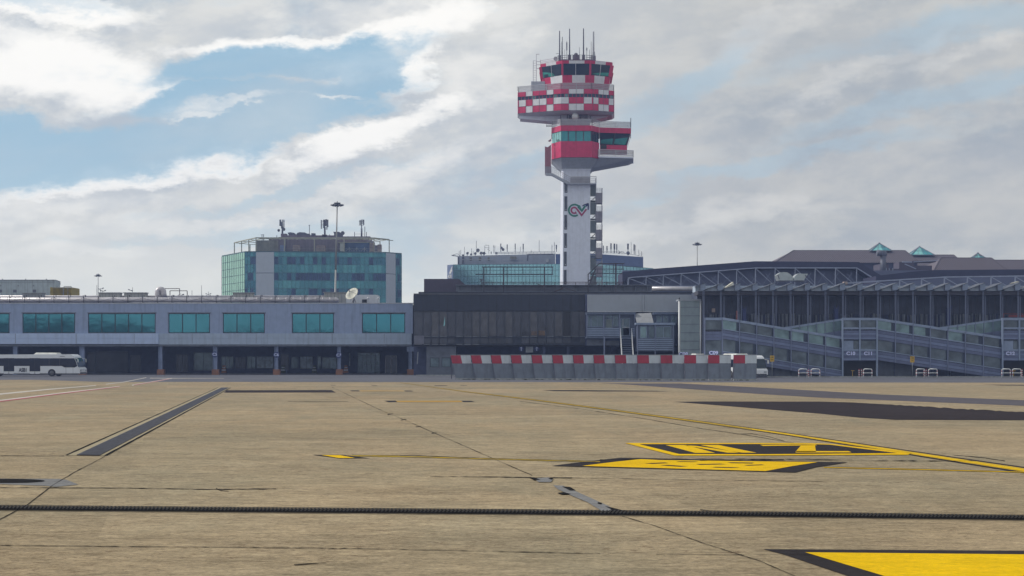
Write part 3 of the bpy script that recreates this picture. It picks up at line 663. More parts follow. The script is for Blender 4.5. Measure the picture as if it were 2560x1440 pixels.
def roof_box(x0, x1, y0, y1, D, lb, cap=True, m='grey_box', dep=1.6):
    t = thing('roof_unit', (X((x0+x1)/2, D), D, Z(y1, D)), lb, 'roof unit', 'boxy units on the terminal roof')
    mb = MB(); bx(mb, D, x0, x1, y0+1.6, y1, dep); mb.build('casing', m, t)
    mb = MB(); mb.box(X(x0-2, D), X(x1+2, D), D-.15, D+dep+.15, Z(y0+1.6, D), Z(y0, D)); mb.build('lid', 'galv', t)
    mb = MB()
    for k in range(1, 6): x = x0+(x1-x0)*k/6; bx(mb, D-.03, x-.3, x+.3, y0+2.5, y1-.5, .03)
    mb.build('seam', 'steel_mid', t)
roof_box(56, 105, 732, 744, 242, 'low grey roof box half hidden by the pipe, near the white clad block', m='galv')
roof_box(247, 299, 731, 744, 242, 'left one of two lidded grey boxes beside the curved silver duct')
roof_box(310, 364, 731, 744, 242, 'right one of two lidded grey boxes beside the curved silver duct')
roof_box(583, 632, 731, 744, 242, 'grey roof box in front of the glass office left corner')
roof_box(810, 863, 730, 757, 242.5, 'tall lidded box at the end of the pipe run, left of the big dish')
def gooseneck():
    D = 242.; t = thing('curved_duct', P(400, 757, D), 'shiny silver gooseneck duct curling up from the roof pipes', 'duct')
    mb = MB(); path_ = []
    for k in range(13):
        a = math.pi*k/12; path_.append(P(401-6*math.cos(a)*1.0, 728-6.5*math.sin(a), D))
    path_ = [P(396, 754, D), P(394.8, 745, D), P(394.5, 736, D)]+[P(401.5-7*math.cos(math.pi*k/10), 730-6.5*math.sin(math.pi*k/10), D) for k in range(11)]+[P(409, 735, D), P(410, 742, D)]
    mb.sweep(path_, .40, 16)
    mb.build('duct', 'pipe_metal', t)
    mb = MB(); a, b = path_[-2], path_[-1]; mb.cyl(b, b+(b-a)*.05, .46, n=14); mb.build('flange', 'steel_mid', t)
gooseneck()
t = thing('pipe_portal', P(440, 757, 246), 'two thin rusty portal frames on the roof right of the gooseneck duct', 'pipe frame')
for p in ([(411, 721.5), (449, 721.5), (449, 745)], [(425, 745), (425, 727), (468, 727), (468, 745)]):
    mb = MB()
    for a, b in zip(p, p[1:]): ln(mb, 246, a, b, .09)
    mb.build('portal', 'rust', t)
def mast(x, y0, y1, D, lb, arms=(), name='rod_antenna', r=.04, cat='antenna', grp='thin antennas on the terminal roofs'):
    mb = MB(); mb.cyl(P(x, y1, D), P(x, y0, D), r, r*.6, n=6)
    for dx, y, w in arms: ln(mb, D, (x, y+1.5), (x+dx, y), w); ln(mb, D, (x+dx-2*(1 if dx > 0 else -1), y), (x+dx+2*(1 if dx > 0 else -1), y-1.2), w*1.8)
    tag(mb.build(name, 'antenna'), lb, cat, grp)
mast(242, 713, 757, 247, 'thin bare rod beside the small left light mast')
mast(251.5, 720, 757, 248, 'short branching aerial just right of the small left light mast', ((6, 721, .06), (-4, 723, .05)))
mast(257, 724, 757, 249, 'squat spread armed aerial left of the lidded boxes', ((6, 727, .07), (-5, 727, .06)))
mast(331.5, 718, 757, 249, 'branching aerial behind the right lidded box', ((-9, 725, .07), (-3, 727, .06)))
mast(452, 733, 757, 249, 'little aerial with a bird shaped head under the pipe portals', ((6, 737, .08), (-5, 739, .06)))
mast(504, 713, 757, 247, 'tall bare rod on the roof right of the pipe portals')
mast(521, 729, 757, 247, 'spiky little aerial just left of the glass office', ((5, 735, .05), (-5, 735, .05), (4, 739, .05), (-4, 739, .05)))
mast(480, 726, 757, 247.5, 'short thin rod between the portals and the tall bare rod')
def big_dish():
    D = 240.; t = thing('satellite_dish', P(885, 757, D), 'large cream satellite dish tilted up on a stand at the roof edge', 'satellite dish')
    c = P(881, 737, D); d = Vector((-.62, -.35, .58)); mb = MB(); mb.dish(P(883, 738, D), .98, Vector((-.45, -.62, .55)), .38, 28); mb.build('reflector', 'dish_white', t)
    mb = MB(); mb.beam(P(884, 757, D+.3), P(885, 739, D+.35), .16); mb.beam(P(880, 757, D), P(885, 745, D+.3), .07); mb.beam(P(890, 757, D), P(885, 745, D+.3), .07); mb.build('stand', 'steel_mid', t)
    mb = MB(); f = P(883, 738, D)+Vector((-.45, -.62, .55))*1.0
    for a in (0, 2.1, 4.2): mb.beam(P(883, 738, D)+Vector((math.cos(a)*.8, 0, math.sin(a)*.7)), f, .035)
    mb.sphere(f, .1); mb.build('feed_horn', 'antenna', t)
big_dish()
t = thing('plant_room', P(904, 757, 250), 'low white plant room with a dark hatch behind the large dish', 'plant room')
mb = MB(); bx(mb, 250, 862, 943, 737, 757.5, 5); mb.build('wall', 'white_paint', t)
mb = MB(); bx(mb, 249.9, 905, 917, 748.5, 757.5, .08); mb.build('hatch', 'black', t)
mb = MB(); mb.sphere(P(920, 745.5, 249.6), .14); mb.sphere(P(946, 745.5, 249.6), .12); mb.build('lamp', 'white_paint', t)

# blocks behind on the left
def rear():
    D = 290.; mb = MB(); mb.box(X(-320, D), X(232, D), D, D+50, 0, Z(744, D)); mb.build('lower_block', 'mid_wall', r0 := thing('rear_building', (X(0, D), D, 0), 'low rear block hidden behind the roof pipes on the left', 'building'))
    D = 300.; t = thing('clad_plant_block', (X(50, D), D, Z(744, 290)), 'white clad windowless block with small vents above the terminal roof', 'building')
    zb = Z(744, 290)
    mb = MB(); a = [(X(-260, D), D, zb), (X(139, D), D, zb), (X(150.5, 307), 307, zb), (X(150.5, 320), 320, zb), (X(-260, D), 320, zb)]
    mb.prism(a, [(p[0], p[1], Z(700.5, D)) for p in a]); mb.build('wall', 'white_clad', t)
    mb = MB(); b = [(X(-260, D)-.1, D-.1, 0), (X(139.5, D), D-.1, 0), (X(151, 307), 307, 0), (X(151, 320), 320.1, 0), (X(-260, D)-.1, 320.1, 0)]
    mb.prism([(p[0], p[1], Z(700.5, D)) for p in b], [(p[0], p[1], Z(699.2, D)) for p in b]); mb.build('parapet', 'galv', t)
    mb = MB()
    for x in (1, 37, 86): bx(mb, D-.06, x-4, x+4, 724, 731, .08)
    each(mb, 'louvre', 'steel_mid', t)
    mb = MB()
    for x in (0, 44, 82): bx(mb, D-.05, x, x+3.5, 712, 716, .07)
    bx(mb, D-.04, -200, 137, 705, 706, .05)
    for k in range(22): bx(mb, D-.03, -140+k*13, -139.5+k*13, 701, 742, .04)
    each(mb, 'vent', 'galv', t)
    mb = MB()
    for x in (6, 64, 116): ln(mb, 304, (x, 700), (x, 697), .12)
    mb.build('roof_stub', 'antenna', t)
    D = 288.; t = thing('yellow_container', (X(165, D), 290.5, zb), 'weathered mustard yellow container standing right of the white clad block', 'container')
    mb = MB(); a = [(X(131, 292), 290.6, zb), (X(180, 291), 290.6, zb), (X(199, 297), 297, zb), (X(150, 297), 297, zb)]
    mb.prism(a, [(p[0], p[1], Z(719, 292)) for p in a]); mb.build('casing', 'yellow_box', t)
    mb = MB()
    for k in range(20): x = 132+k*2.4; bx(mb, 290.5, x, x+.9, 721, 741, .08)
    mb.build('rib', 'yellow_box', t)
    mb = MB(); bx(mb, 290.4, 157, 159.5, 721, 740, .1); bx(mb, 290.4, 169, 170, 720, 740, .1); bx(mb, 290.4, 131, 180, 719, 720.3, .1); mb.build('door_bar', 'galv', t)
    mb = MB(); ln(mb, 292, (160, 719), (160, 716.5), .1); ln(mb, 292, (178, 719), (178, 716.5), .1); ln(mb, 292, (160, 716.5), (178, 716.5), .1); mb.build('rail', 'steel_mid', t)
rear()

# light masts
def light_mast(xb, xt, ytop, D, w, hw, lb, nl=8, ring=True):
    t = thing('light_mast', (X(xb, D), D, 0), lb, 'light mast', 'tall floodlight masts'); top = P(xt, ytop, D); s = D/F
    mb = MB(); mb.cyl((X(xb, D), D, 0), (X(xb, D)+(top.x-X(xb, D))*.6, D, top.z*.6), w, w*.75, n=12); mb.cyl((X(xb, D)+(top.x-X(xb, D))*.6, D, top.z*.6), top, w*.75, w*.5, n=12); mb.build('pole', 'mast_metal', t)
    mb = MB(); c = top+Vector((0, 0, -hw*.22))
    for k in range(8):
        a = 2*math.pi*k/8; b = 2*math.pi*(k+1)/8; p = c+Vector((math.cos(a)*hw*.6, math.sin(a)*hw*.6, 0)); q = c+Vector((math.cos(b)*hw*.6, math.sin(b)*hw*.6, 0)); mb.beam(p, q, .1); mb.beam(c, p, .08)
    mb.cyl(top+Vector((0, 0, -hw*.1)), top+Vector((0, 0, .02)), hw*.5, n=10); mb.cyl(top, top+Vector((0, 0, hw*.25)), .06, n=6); mb.cyl(c-Vector((0, 0, hw*.28)), c+Vector((0, 0, .1)), w*1.5, n=8)
    mb.build('head_frame', 'antenna', t)
    for k in range(nl):
        a = 2*math.pi*(k+.3)/nl; d = Vector((math.cos(a), math.sin(a), 0)); p = c+d*hw*.82+Vector((0, 0, -.12))
        mb = MB(); mb.beam(p-d*hw*.16+Vector((0, 0, -.16)), p+d*hw*.16+Vector((0, 0, .02)), hw*.3, hw*.14); mb.build('floodlight', 'antenna', t)
light_mast(834.5, 843, 507, 300, .20, 1.15, 'tall floodlight mast leaning slightly in front of the green glass office', 10)
light_mast(245, 245.3, 686, 420, .14, .95, 'small distant floodlight mast above the left terminal roof', 6)
light_mast(1743, 1743, 607, 400, .16, 1.1, 'floodlight mast rising behind the dark hall roof right of the tower', 8)

# ------------------------------------------------------------------ green glass office
def office():
    t = thing('office_building', (X(800, 390), 390, 0), 'teal glass office block with a faceted front and rooftop pergola left of the tower', 'office building')
    zt = Z(629.5, 380.5)
    plan = [(555, 397), (612, 380.5), (640, 380.2), (685, 380), (965, 383.2), (989, 386), (1004, 387.4)]
    W = [Vector((X(p, d), d, 0)) for p, d in plan]
    inner = [(w.x*.0+w.x, w.y+.5) for w in W]
    core = [(x+(.3 if i == 0 else (-.3 if i == 6 else 0)), y) for i, (x, y) in enumerate(inner)]+[(X(1001, 425), 425), (W[0].x+.3, 425)]
    mb = MB(); mb.prism([(x, y, 0) for x, y in core], [(x, y, zt-.2) for x, y in core]); mb.build('core', 'office_dark', t)
    capp = [(w.x, w.y) for w in W]+[(X(1001.5, 426), 426), (W[0].x, 426)]
    mb = MB(); mb.prism([(x, y-.12, zt-.1) for x, y in capp], [(x, y-.12, zt+.12) for x, y in capp]); mb.build('roof_slab', 'mullion', t)
    rows = [629.5, 642, 661, 682, 701, 721, 741, 761, 781, 801, 821, 841, 862, 886]
    zr = [Z(y, 380.5) for y in rows]; zr[-1] = .0
    def curtain(name, a, b, n, kind):
        A, B = W[a], W[b]; d = (B-A); nrm = Vector((d.y, -d.x, 0)).normalized(); mb = MB(); rnd = random.Random(a*7+3)
        zz_ = zr if kind != 'left' else [zt-1.63*k for k in range(int(zt/1.63)+1)]+[0]
        for i in range(n):
            p = A+d*(i/n); q = A+d*((i+1)/n)
            for j in range(len(zz_)-1):
                z1, z0 = zz_[j], zz_[j+1]
                if kind == 'left': mb.mi = 0
                else:
                    win = j % 2 == 1; r = rnd.random()
                    mb.mi = (4 if r < .52 else rnd.choice((0, 2, 2))) if win else rnd.choice((0, 0, 1, 1, 3))
                    if kind == 'dark' and not win: mb.mi = rnd.choice((0, 2))
                mb.face([(p.x, p.y, z0+.05), (q.x, q.y, z0+.05), (q.x, q.y, z1-.0), (p.x, p.y, z1-.0)])
        ms = ['office_sunlit_glass'] if kind == 'left' else ['office_glass_0', 'office_glass_1', 'office_glass_2', 'office_glass_3', 'office_dark']
        o = mb.build(name, ms, t)
        mb = MB()
        for i in range(n+1):
            p = A+d*(i/n)+nrm*.03; mb.beam((p.x, p.y, 0), (p.x, p.y, zt-.1), .12 if kind == 'left' else .05, .06)
        for z in zz_[:-1]:
            p, q = A+nrm*.03, B+nrm*.03; mb.beam((p.x, p.y, z), (q.x, q.y, z), .06, .07)
        if kind != 'left':
            for j in range(1, len(zz_)-1, 2): p, q = A+nrm*.03, B+nrm*.03
        mb.build('mullion_grid', 'mullion', o)
    curtain('curtain_wall', 0, 1, 12, 'left'); curtain('curtain_wall', 1, 2, 4, 'dark'); curtain('curtain_wall', 3, 4, 26, 'front'); curtain('curtain_wall', 5, 6, 3, 'dark')
    def panel(a, b):
        A, B = W[a], W[b]; mb = MB()
        for z0, z1 in ((0, Z(683, 380)), (Z(681.8, 380), zt-.1)):
            mb.prism([(A.x, A.y-.12, z0), (B.x, B.y-.12, z0), (B.x, B.y+.3, z0), (A.x, A.y+.3, z0)], [(A.x, A.y-.12, z1), (B.x, B.y-.12, z1), (B.x, B.y+.3, z1), (A.x, A.y+.3, z1)])
        mb.build('wall_panel', 'office_white', t)
    panel(2, 3); panel(4, 5)
    # penthouse
    D = 392.; zb = zt+.1; ph = thing
    def pbox(x0, x1, yt, D0, dep, m, name, yb=None):
        mb = MB(); z0 = zb if yb is None else Z(yb, D0); mb.box(X(x0, D0), X(x1, D0), D0, D0+dep, z0, Z(yt, D0)); return mb.build(name, m, t)
    pbox(641, 696, 600.5, 393.2, 16, 'penthouse_light', 'penthouse'); pbox(696, 920, 592.5, 392, 20, 'penthouse', 'penthouse')
    pbox(672, 700, 594.5, 394, 8, 'penthouse', 'penthouse')
    pbox(712, 714, 594, 391.6, .4, 'galv', 'downpipe')
    for x0, x1, y0, y1, m in ((732, 748, 613, 627, 'brown_box'), (791, 812, 614, 628, 'brown_box'), (700, 711, 613, 628, 'blue_grey'), (850, 861, 608, 628, 'grey_box'), (924, 933, 608, 628, 'brown_box'), (936, 944, 613, 628, 'penthouse'), (944, 953, 611, 628, 'brown_box')):
        pbox(x0, x1, y0, 388.5, 2, m, 'vent_box', y1)
        if m == 'brown_box':
            mb = MB()
            for k in range(3): bx(mb, 388.4, x0+1, x1-1, y0+2+k*4, y0+3+k*4, .06)
            mb.build('slat', 'penthouse', t)
    pbox(861, 924, 606, 389.6, 6, 'office_dark', 'plant_enclosure')
    mb = MB(); bx(mb, 389.3, 845, 925, 605.3, 606.6, 6.6); mb.build('enclosure_roof', 'beige_steel', t)
    mb = MB()
    for x in (873, 892, 911): ln(mb, 388.5, (x, 628), (x, 618), .13); ln(mb, 388.5, (x, 621), (x-9, 628), .08); ln(mb, 388.5, (x, 621), (x+8, 628), .08)
    ln(mb, 388.5, (858, 622), (956, 622), .06); ln(mb, 388.5, (700, 622), (850, 622), .05); mb.build('railing', 'galv', t)
    fr = [(586, 607, 396), (640, 594.5, 385.5), (935, 595, 386), (973, 598.8, 389)]
    mb = MB(); pts = [P(*f) for f in fr]
    for a, b in zip(pts, pts[1:]): mb.beam(a, b, .22)
    for a, b in zip(pts, pts[1:]): mb.beam(a+Vector((.6, 3.5, 0)), b+Vector((.6, 3.5, 0)), .16)
    for k in range(15):
        f = k/14; tot = (1-f); p = pts[1].lerp(pts[2], f); mb.beam(p, p+Vector((1.0, 5.5, 0)), .12)
    for f in (.33, .66, 0, 1.):
        p = pts[0].lerp(pts[1], f); mb.beam(p, p+Vector((2.5, 5, 0)), .12); q = pts[2].lerp(pts[3], f); mb.beam(q, q+Vector((-2.5, 5, 0)), .12)
    mb.build('pergola_beam', 'beige_steel', t)
    for x, y, d in ((586, 607, 396), (604, 602.5, 392), (622, 598.5, 389), (640, 594.5, 385.5), (711, 594.7, 385.6), (786, 594.8, 385.8), (860, 595, 385.9), (935, 595, 386), (973, 598.8, 389), (625, 611, 396), (950, 604, 398)):
        p = P(x, y, d); mb = MB(); mb.beam((p.x, p.y, zb), p, .2); mb.build('pergola_post', 'beige_steel', t)
    mb = MB(); ln(mb, 396, (625, 611), (640, 611), .12); ln(mb, 398, (950, 604), (938, 603), .12); mb.build('pergola_beam', 'beige_steel', t)
    D = 398.
    mb = MB(); pg(mb, D, [(719, 581.5), (727, 580.6), (735, 582), (739, 588), (722, 588)], 3); pg(mb, D, [(742, 583), (748, 580.4), (762, 581), (768, 584), (772, 584), (772, 588.4), (740, 588.4)], 4)
    pg(mb, D, [(833, 579.4), (848, 579.4), (855, 584), (855, 591), (838, 591)], 2); pg(mb, D, [(778, 583), (787, 583), (787, 589.5), (778, 589.5)], 2); each(mb, 'roof_vent', 'antenna', t)
    mb = MB(); bx(mb, D, 702, 716, 584, 592, 2); bx(mb, D, 805, 816, 586, 592, 2); bx(mb, D, 900, 908, 593, 607, 2); bx(mb, D, 716, 840, 588.2, 592.6, 6); bx(mb, D, 840, 925, 591, 593.5, 6); each(mb, 'roof_plinth', 'penthouse', t)
    mb = MB()
    for x, y0, y1 in ((773.5, 563, 588), (886.5, 580, 593), (824, 586, 592), (912, 566, 593), (916, 580, 594), (836, 583, 591), (655, 586, 601), (659, 586, 601), (692, 588, 600)): mb.cyl(P(x, y1, D), P(x, y0, D), .07, n=6)
    ln(mb, D, (771.5, 563), (775.5, 563), .1); ln(mb, D, (886, 585), (910, 585), .05); ln(mb, D, (652, 587), (660, 587), .08); each(mb, 'aerial', 'antenna', t)
office()
def cell_mast(x, y0, y1, D, panels, lb, dishes=()):
    t = thing('cell_mast', P(x, y1, D), lb, 'cell mast', 'mobile phone masts on the glass office roof')
    mb = MB(); mb.cyl(P(x, y1, D), P(x, y0+1, D), .14, .10, n=8); mb.cyl(P(x, y1, D), P(x, (y0+y1)/2, D), .2, n=8); ln(mb, D, (x-7, y0+14), (x+6, y0+14), .08); ln(mb, D, (x-7, y0+5), (x+6, y0+5), .08); mb.build('pole', 'antenna', t)
    for dx, a, b, w, m in panels:
        mb = MB(); bx(mb, D-.3, x+dx-w/2, x+dx+w/2, a, b, .25); mb.build('panel_antenna', m, t)
    for dx, y, r in dishes:
        mb = MB(); mb.dish(P(x+dx, y, D-.4), r, Vector((-.3, -1, 0)), .2, 14); mb.build('dish', 'antenna', t)
cell_mast(706, 548, 586, 400, ((-5.5, 549, 565, 4, 'antenna'), (-2, 555, 571, 3, 'antenna'), (3.5, 549, 572, 3, 'antenna_light')), 'leftmost rooftop cell mast, with two small dishes below its panels', ((-9, 576, .33), (4, 573.5, .36)))
cell_mast(812, 548, 588, 400, ((-8.5, 550, 572, 3.5, 'antenna_light'), (-2.5, 549, 570, 3.5, 'antenna'), (3.2, 548, 565, 4, 'antenna'), (7.2, 549, 568, 3.2, 'antenna'), (5, 566, 574, 3, 'antenna_light')), 'middle rooftop cell mast, with the widest bunch of panels')
cell_mast(904, 549, 593, 400, ((-3.8, 550, 562, 3, 'antenna'), (1, 548.5, 560, 2.4, 'antenna'), (5, 549, 562, 3.2, 'antenna')), 'rightmost rooftop cell mast, slim with three short panels')
t = thing('satellite_dish', P(857, 592, 398), 'dark round dish on the glass office roof right of the light mast', 'satellite dish', 'dishes on the office roofs')
mb = MB(); mb.dish(P(856.5, 583, 397), .46, Vector((.2, -1, .1)), .2); mb.build('reflector', 'antenna', t)
mb = MB(); mb.cyl(P(857, 592, 397.3), P(857, 584, 397.3), .07); mb.build('stand', 'antenna', t)

# ------------------------------------------------------------------ pale glass office behind the tower
def adr():
    t = thing('office_building', (X(1400, 450), 450, 0), 'pale glass office with blue parapet and forest of aerials behind the tower', 'office building')
    Dn = 450.
    pts = [(1118, 456.6), (1133, 454.6), (1480, 450), (1633, 474)]; W = [Vector((X(p, d), d, 0)) for p, d in pts]; zt = Z(659, 450)
    core = [(w.x, w.y+.3) for w in W]+[(W[3].x, 520), (W[0].x, 520)]
    mb = MB(); mb.prism([(x, y, 0) for x, y in core], [(x, y, zt-.1) for x, y in core]); mb.build('core', 'office_dark', t)
    for a, b, n, m in ((1, 2, 38, 'adr_glass'), (2, 3, 18, 'adr_glass')):
        A, B = W[a], W[b]; d = B-A; mb = MB(); mb.prism([(A.x, A.y, 0), (B.x, B.y, 0), (B.x, B.y+.2, 0), (A.x, A.y+.2, 0)], [(A.x, A.y, zt), (B.x, B.y, zt), (B.x, B.y+.2, zt), (A.x, A.y+.2, zt)])
        o = mb.build('curtain_wall', m, t); mb = MB()
        for i in range(n+1): p = A+d*(i/n); mb.beam((p.x, p.y-.03, 0), (p.x, p.y-.03, zt), .09, .06)
        for k in range(14): z = zt-1.55*k-.05; mb.beam((A.x, A.y-.03, z), (B.x, B.y-.03, z), .06, .09)
        mb.build('mullion_grid', 'mullion', o)
    A, B = W[0], W[1]; mb = MB(); mb.prism([(A.x, A.y, 0), (B.x-.02, B.y-.05, 0), (B.x-.02, B.y+.2, 0), (A.x, A.y+.3, 0)], [(A.x, A.y, zt-.05), (B.x-.02, B.y-.05, zt), (B.x-.02, B.y+.2, zt), (A.x, A.y+.3, zt-.05)])
    e = mb.build('end_wall', 'blue_grey', t)
    ang = math.atan2(B.y-A.y, B.x-A.x); nn = Vector((B.y-A.y, A.x-B.x, 0)).normalized(); c = (A+B)/2+nn*.12
    text('ADR', 1.25, (c.x, c.y, Z(691.5, 455.5)), (R(90), 0, ang), 'white_paint', 'lettering', e, .02, .03, .66)
    mb = MB()
    for q in ([(1122, 684), (1127.5, 684), (1131, 665), (1129, 668)], [(1124.5, 679), (1130, 679), (1130.5, 674)]):
        a = [P(x, y, 456.6-(x-1118)*(2.0/15)-.15) for x, y in q]; mb.prism([tuple(p) for p in a], [(p.x, p.y+.08, p.z) for p in a])
    mb.build('emblem', 'white_paint', e)
    mb = MB(); up = [(1144, 460), (1388, 455), (1388, 500), (1144, 500)]
    mb.prism([(X(p, d), d, zt) for p, d in up], [(X(p, d), d, Z(637.5 if i in (0, 3) else 634, 455)) for i, (p, d) in enumerate(up)]); mb.build('upper_storey', 'adr_white', t)
    mb = MB(); up = [(1389, 454), (1480, 452.5), (1608, 468), (1608, 500), (1389, 500)]
    z1 = Z(634.5, 453); mb.prism([(X(p, d), d, zt+.02) for p, d in up], [(X(p, d), d, z1) for p, d in up]); mb.build('blue_parapet', 'adr_blue', t)
    mb = MB()
    for x0, x1, y0, y1 in ((1174, 1180, 643, 650), (1197, 1203, 643, 650), (1219, 1224, 643, 650), (1275, 1291, 641, 647)): bx(mb, 454, x0, x1, y0, y1, 3)
    each(mb, 'vent_opening', 'penthouse_light', t)
    mb = MB(); bx(mb, 453.5, 1366, 1372, 647, 656, 2); mb.build('window', 'antenna_light', t)
    mb = MB(); bx(mb, 454, 1155, 1160, 636, 658, 4); bx(mb, 454, 1144, 1147, 642, 658, 4); pg(mb, 453.5, [(1318, 635), (1384, 634), (1384, 636.5), (1322, 637.5), (1320, 652), (1317, 652)], 1); mb.build('downpipe', 'antenna', t)
    mb = MB()
    for a, b in (((1155, 641), (1243, 641)), ((1155, 649), (1243, 649)), ((1257, 648), (1312, 648)), ((1258, 656), (1312, 656)), ((1240, 631), (1388, 629)), ((1240, 634), (1388, 632))): ln(mb, 453.6, a, b, .12)
    for k in range(17): x = 1244+k*9; ln(mb, 453.6, (x, 636), (x, 630), .08)
    mb.build('roof_railing', 'antenna_light', t)
    mb = MB(); cv = [(1129, 638.5), (1137, 636), (1142, 634.5), (1148, 636), (1150, 641)]
    for a, b in zip(cv, cv[1:]): ln(mb, 457, a, b, .1)
    ln(mb, 457, (1129, 638.5), (1145, 640.5), .22); mb.build('boom', 'antenna', t)
    # aerials
    rnd = random.Random(5)
    for x, y0, y1, w in ((1148, 627, 640, .06), (1152, 625, 640, .06), (1161, 617, 637, .05), (1179, 621, 637, .06), (1191, 602, 634, .06), (1183, 628, 637, .05), (1234, 612, 634, .05), (1237, 613, 634, .05), (1212, 614, 634, .06),
                       (1301, 617, 630, .05), (1348, 600, 630, .06), (1380, 612, 630, .06), (1386, 605, 630, .06), (1328, 625, 631, .05), (1228, 629, 635, .12), (1241, 630, 636, .3), (1170, 630, 636, .2),
                       (1500, 620, 634, .05), (1578, 605, 636, .05), (1589, 612, 638, .06), (1597, 624, 640, .05), (1604, 628, 641, .05), (1535, 622, 634, .05), (1548, 630, 635, .1)):
        mb = MB(); mb.cyl(P(x, y1, 456), P(x, y0, 456), w, n=5); 
        if w < .07 and rnd.random() < .5: ln(mb, 456, (x-1.6, y0+4), (x+1.6, y0+4), .05); ln(mb, 456, (x-1.2, y0+7), (x+1.2, y0+7), .05)
        mb.build('whip_antenna', 'antenna', t)
    for x, y0, y1, w in ((1252, 609, 630, 2.4), (1268, 611, 631, 2.4), (1288, 609, 631, 2.2), (1308, 609.5, 631, 2.6), (1391, 612, 630, 3), (1508.5, 614, 634, 2.2), (1517.5, 615, 633, 3), (1527.5, 608, 632, 3.2), (1536, 609, 632, 4), (1542, 610, 633, 2.6), (1570, 609, 632, 4.2), (1585.5, 611, 636, 3.4)):
        mb = MB(); mb.cyl(P(x, y1, 457), P(x, y0+2, 457), .09, n=6); bx(mb, 456.6, x-w/2, x+w/2, y0, y0+(y1-y0)*.62, .3); mb.build('panel_antenna', 'antenna', t)
    mb = MB()
    for a, b in (((1213, 613), (1222, 613)), ((1222, 613), (1222, 634)), ((1213, 619), (1224, 620)), ((1218, 623), (1225, 627)), ((1204, 630), (1216, 634)), ((1505, 632), (1560, 633)), ((1560, 633), (1608, 641)), ((1505, 629), (1560, 630)), ((1545, 626), (1556, 634)), ((1555, 628), (1545, 634)), ((1556, 629), (1564, 634)), ((1598, 635), (1608, 635))): ln(mb, 456, a, b, .08)
    mb.build('lattice', 'antenna', t)
    for x, y, r, st in ((1168, 633.5, .32, 1), (1195, 626, .5, 1), (1188, 634, .36, 1), (1203, 633, .42, 1), (1210, 633.5, .4, 1), (1254, 620, .36, 0), (1258, 624, .4, 0), (1570, 633, .5, 1), (1178, 636, .3, 0)):
        mb = MB(); mb.dish(P(x, y, 455.4), r, Vector((rnd.uniform(-.5, .5), -1, .15)), .2, 14)
        if st: mb.cyl(P(x, y+6, 456), P(x, y, 455.8), .07, n=5)
        mb.build('dish', 'antenna', t)
adr()

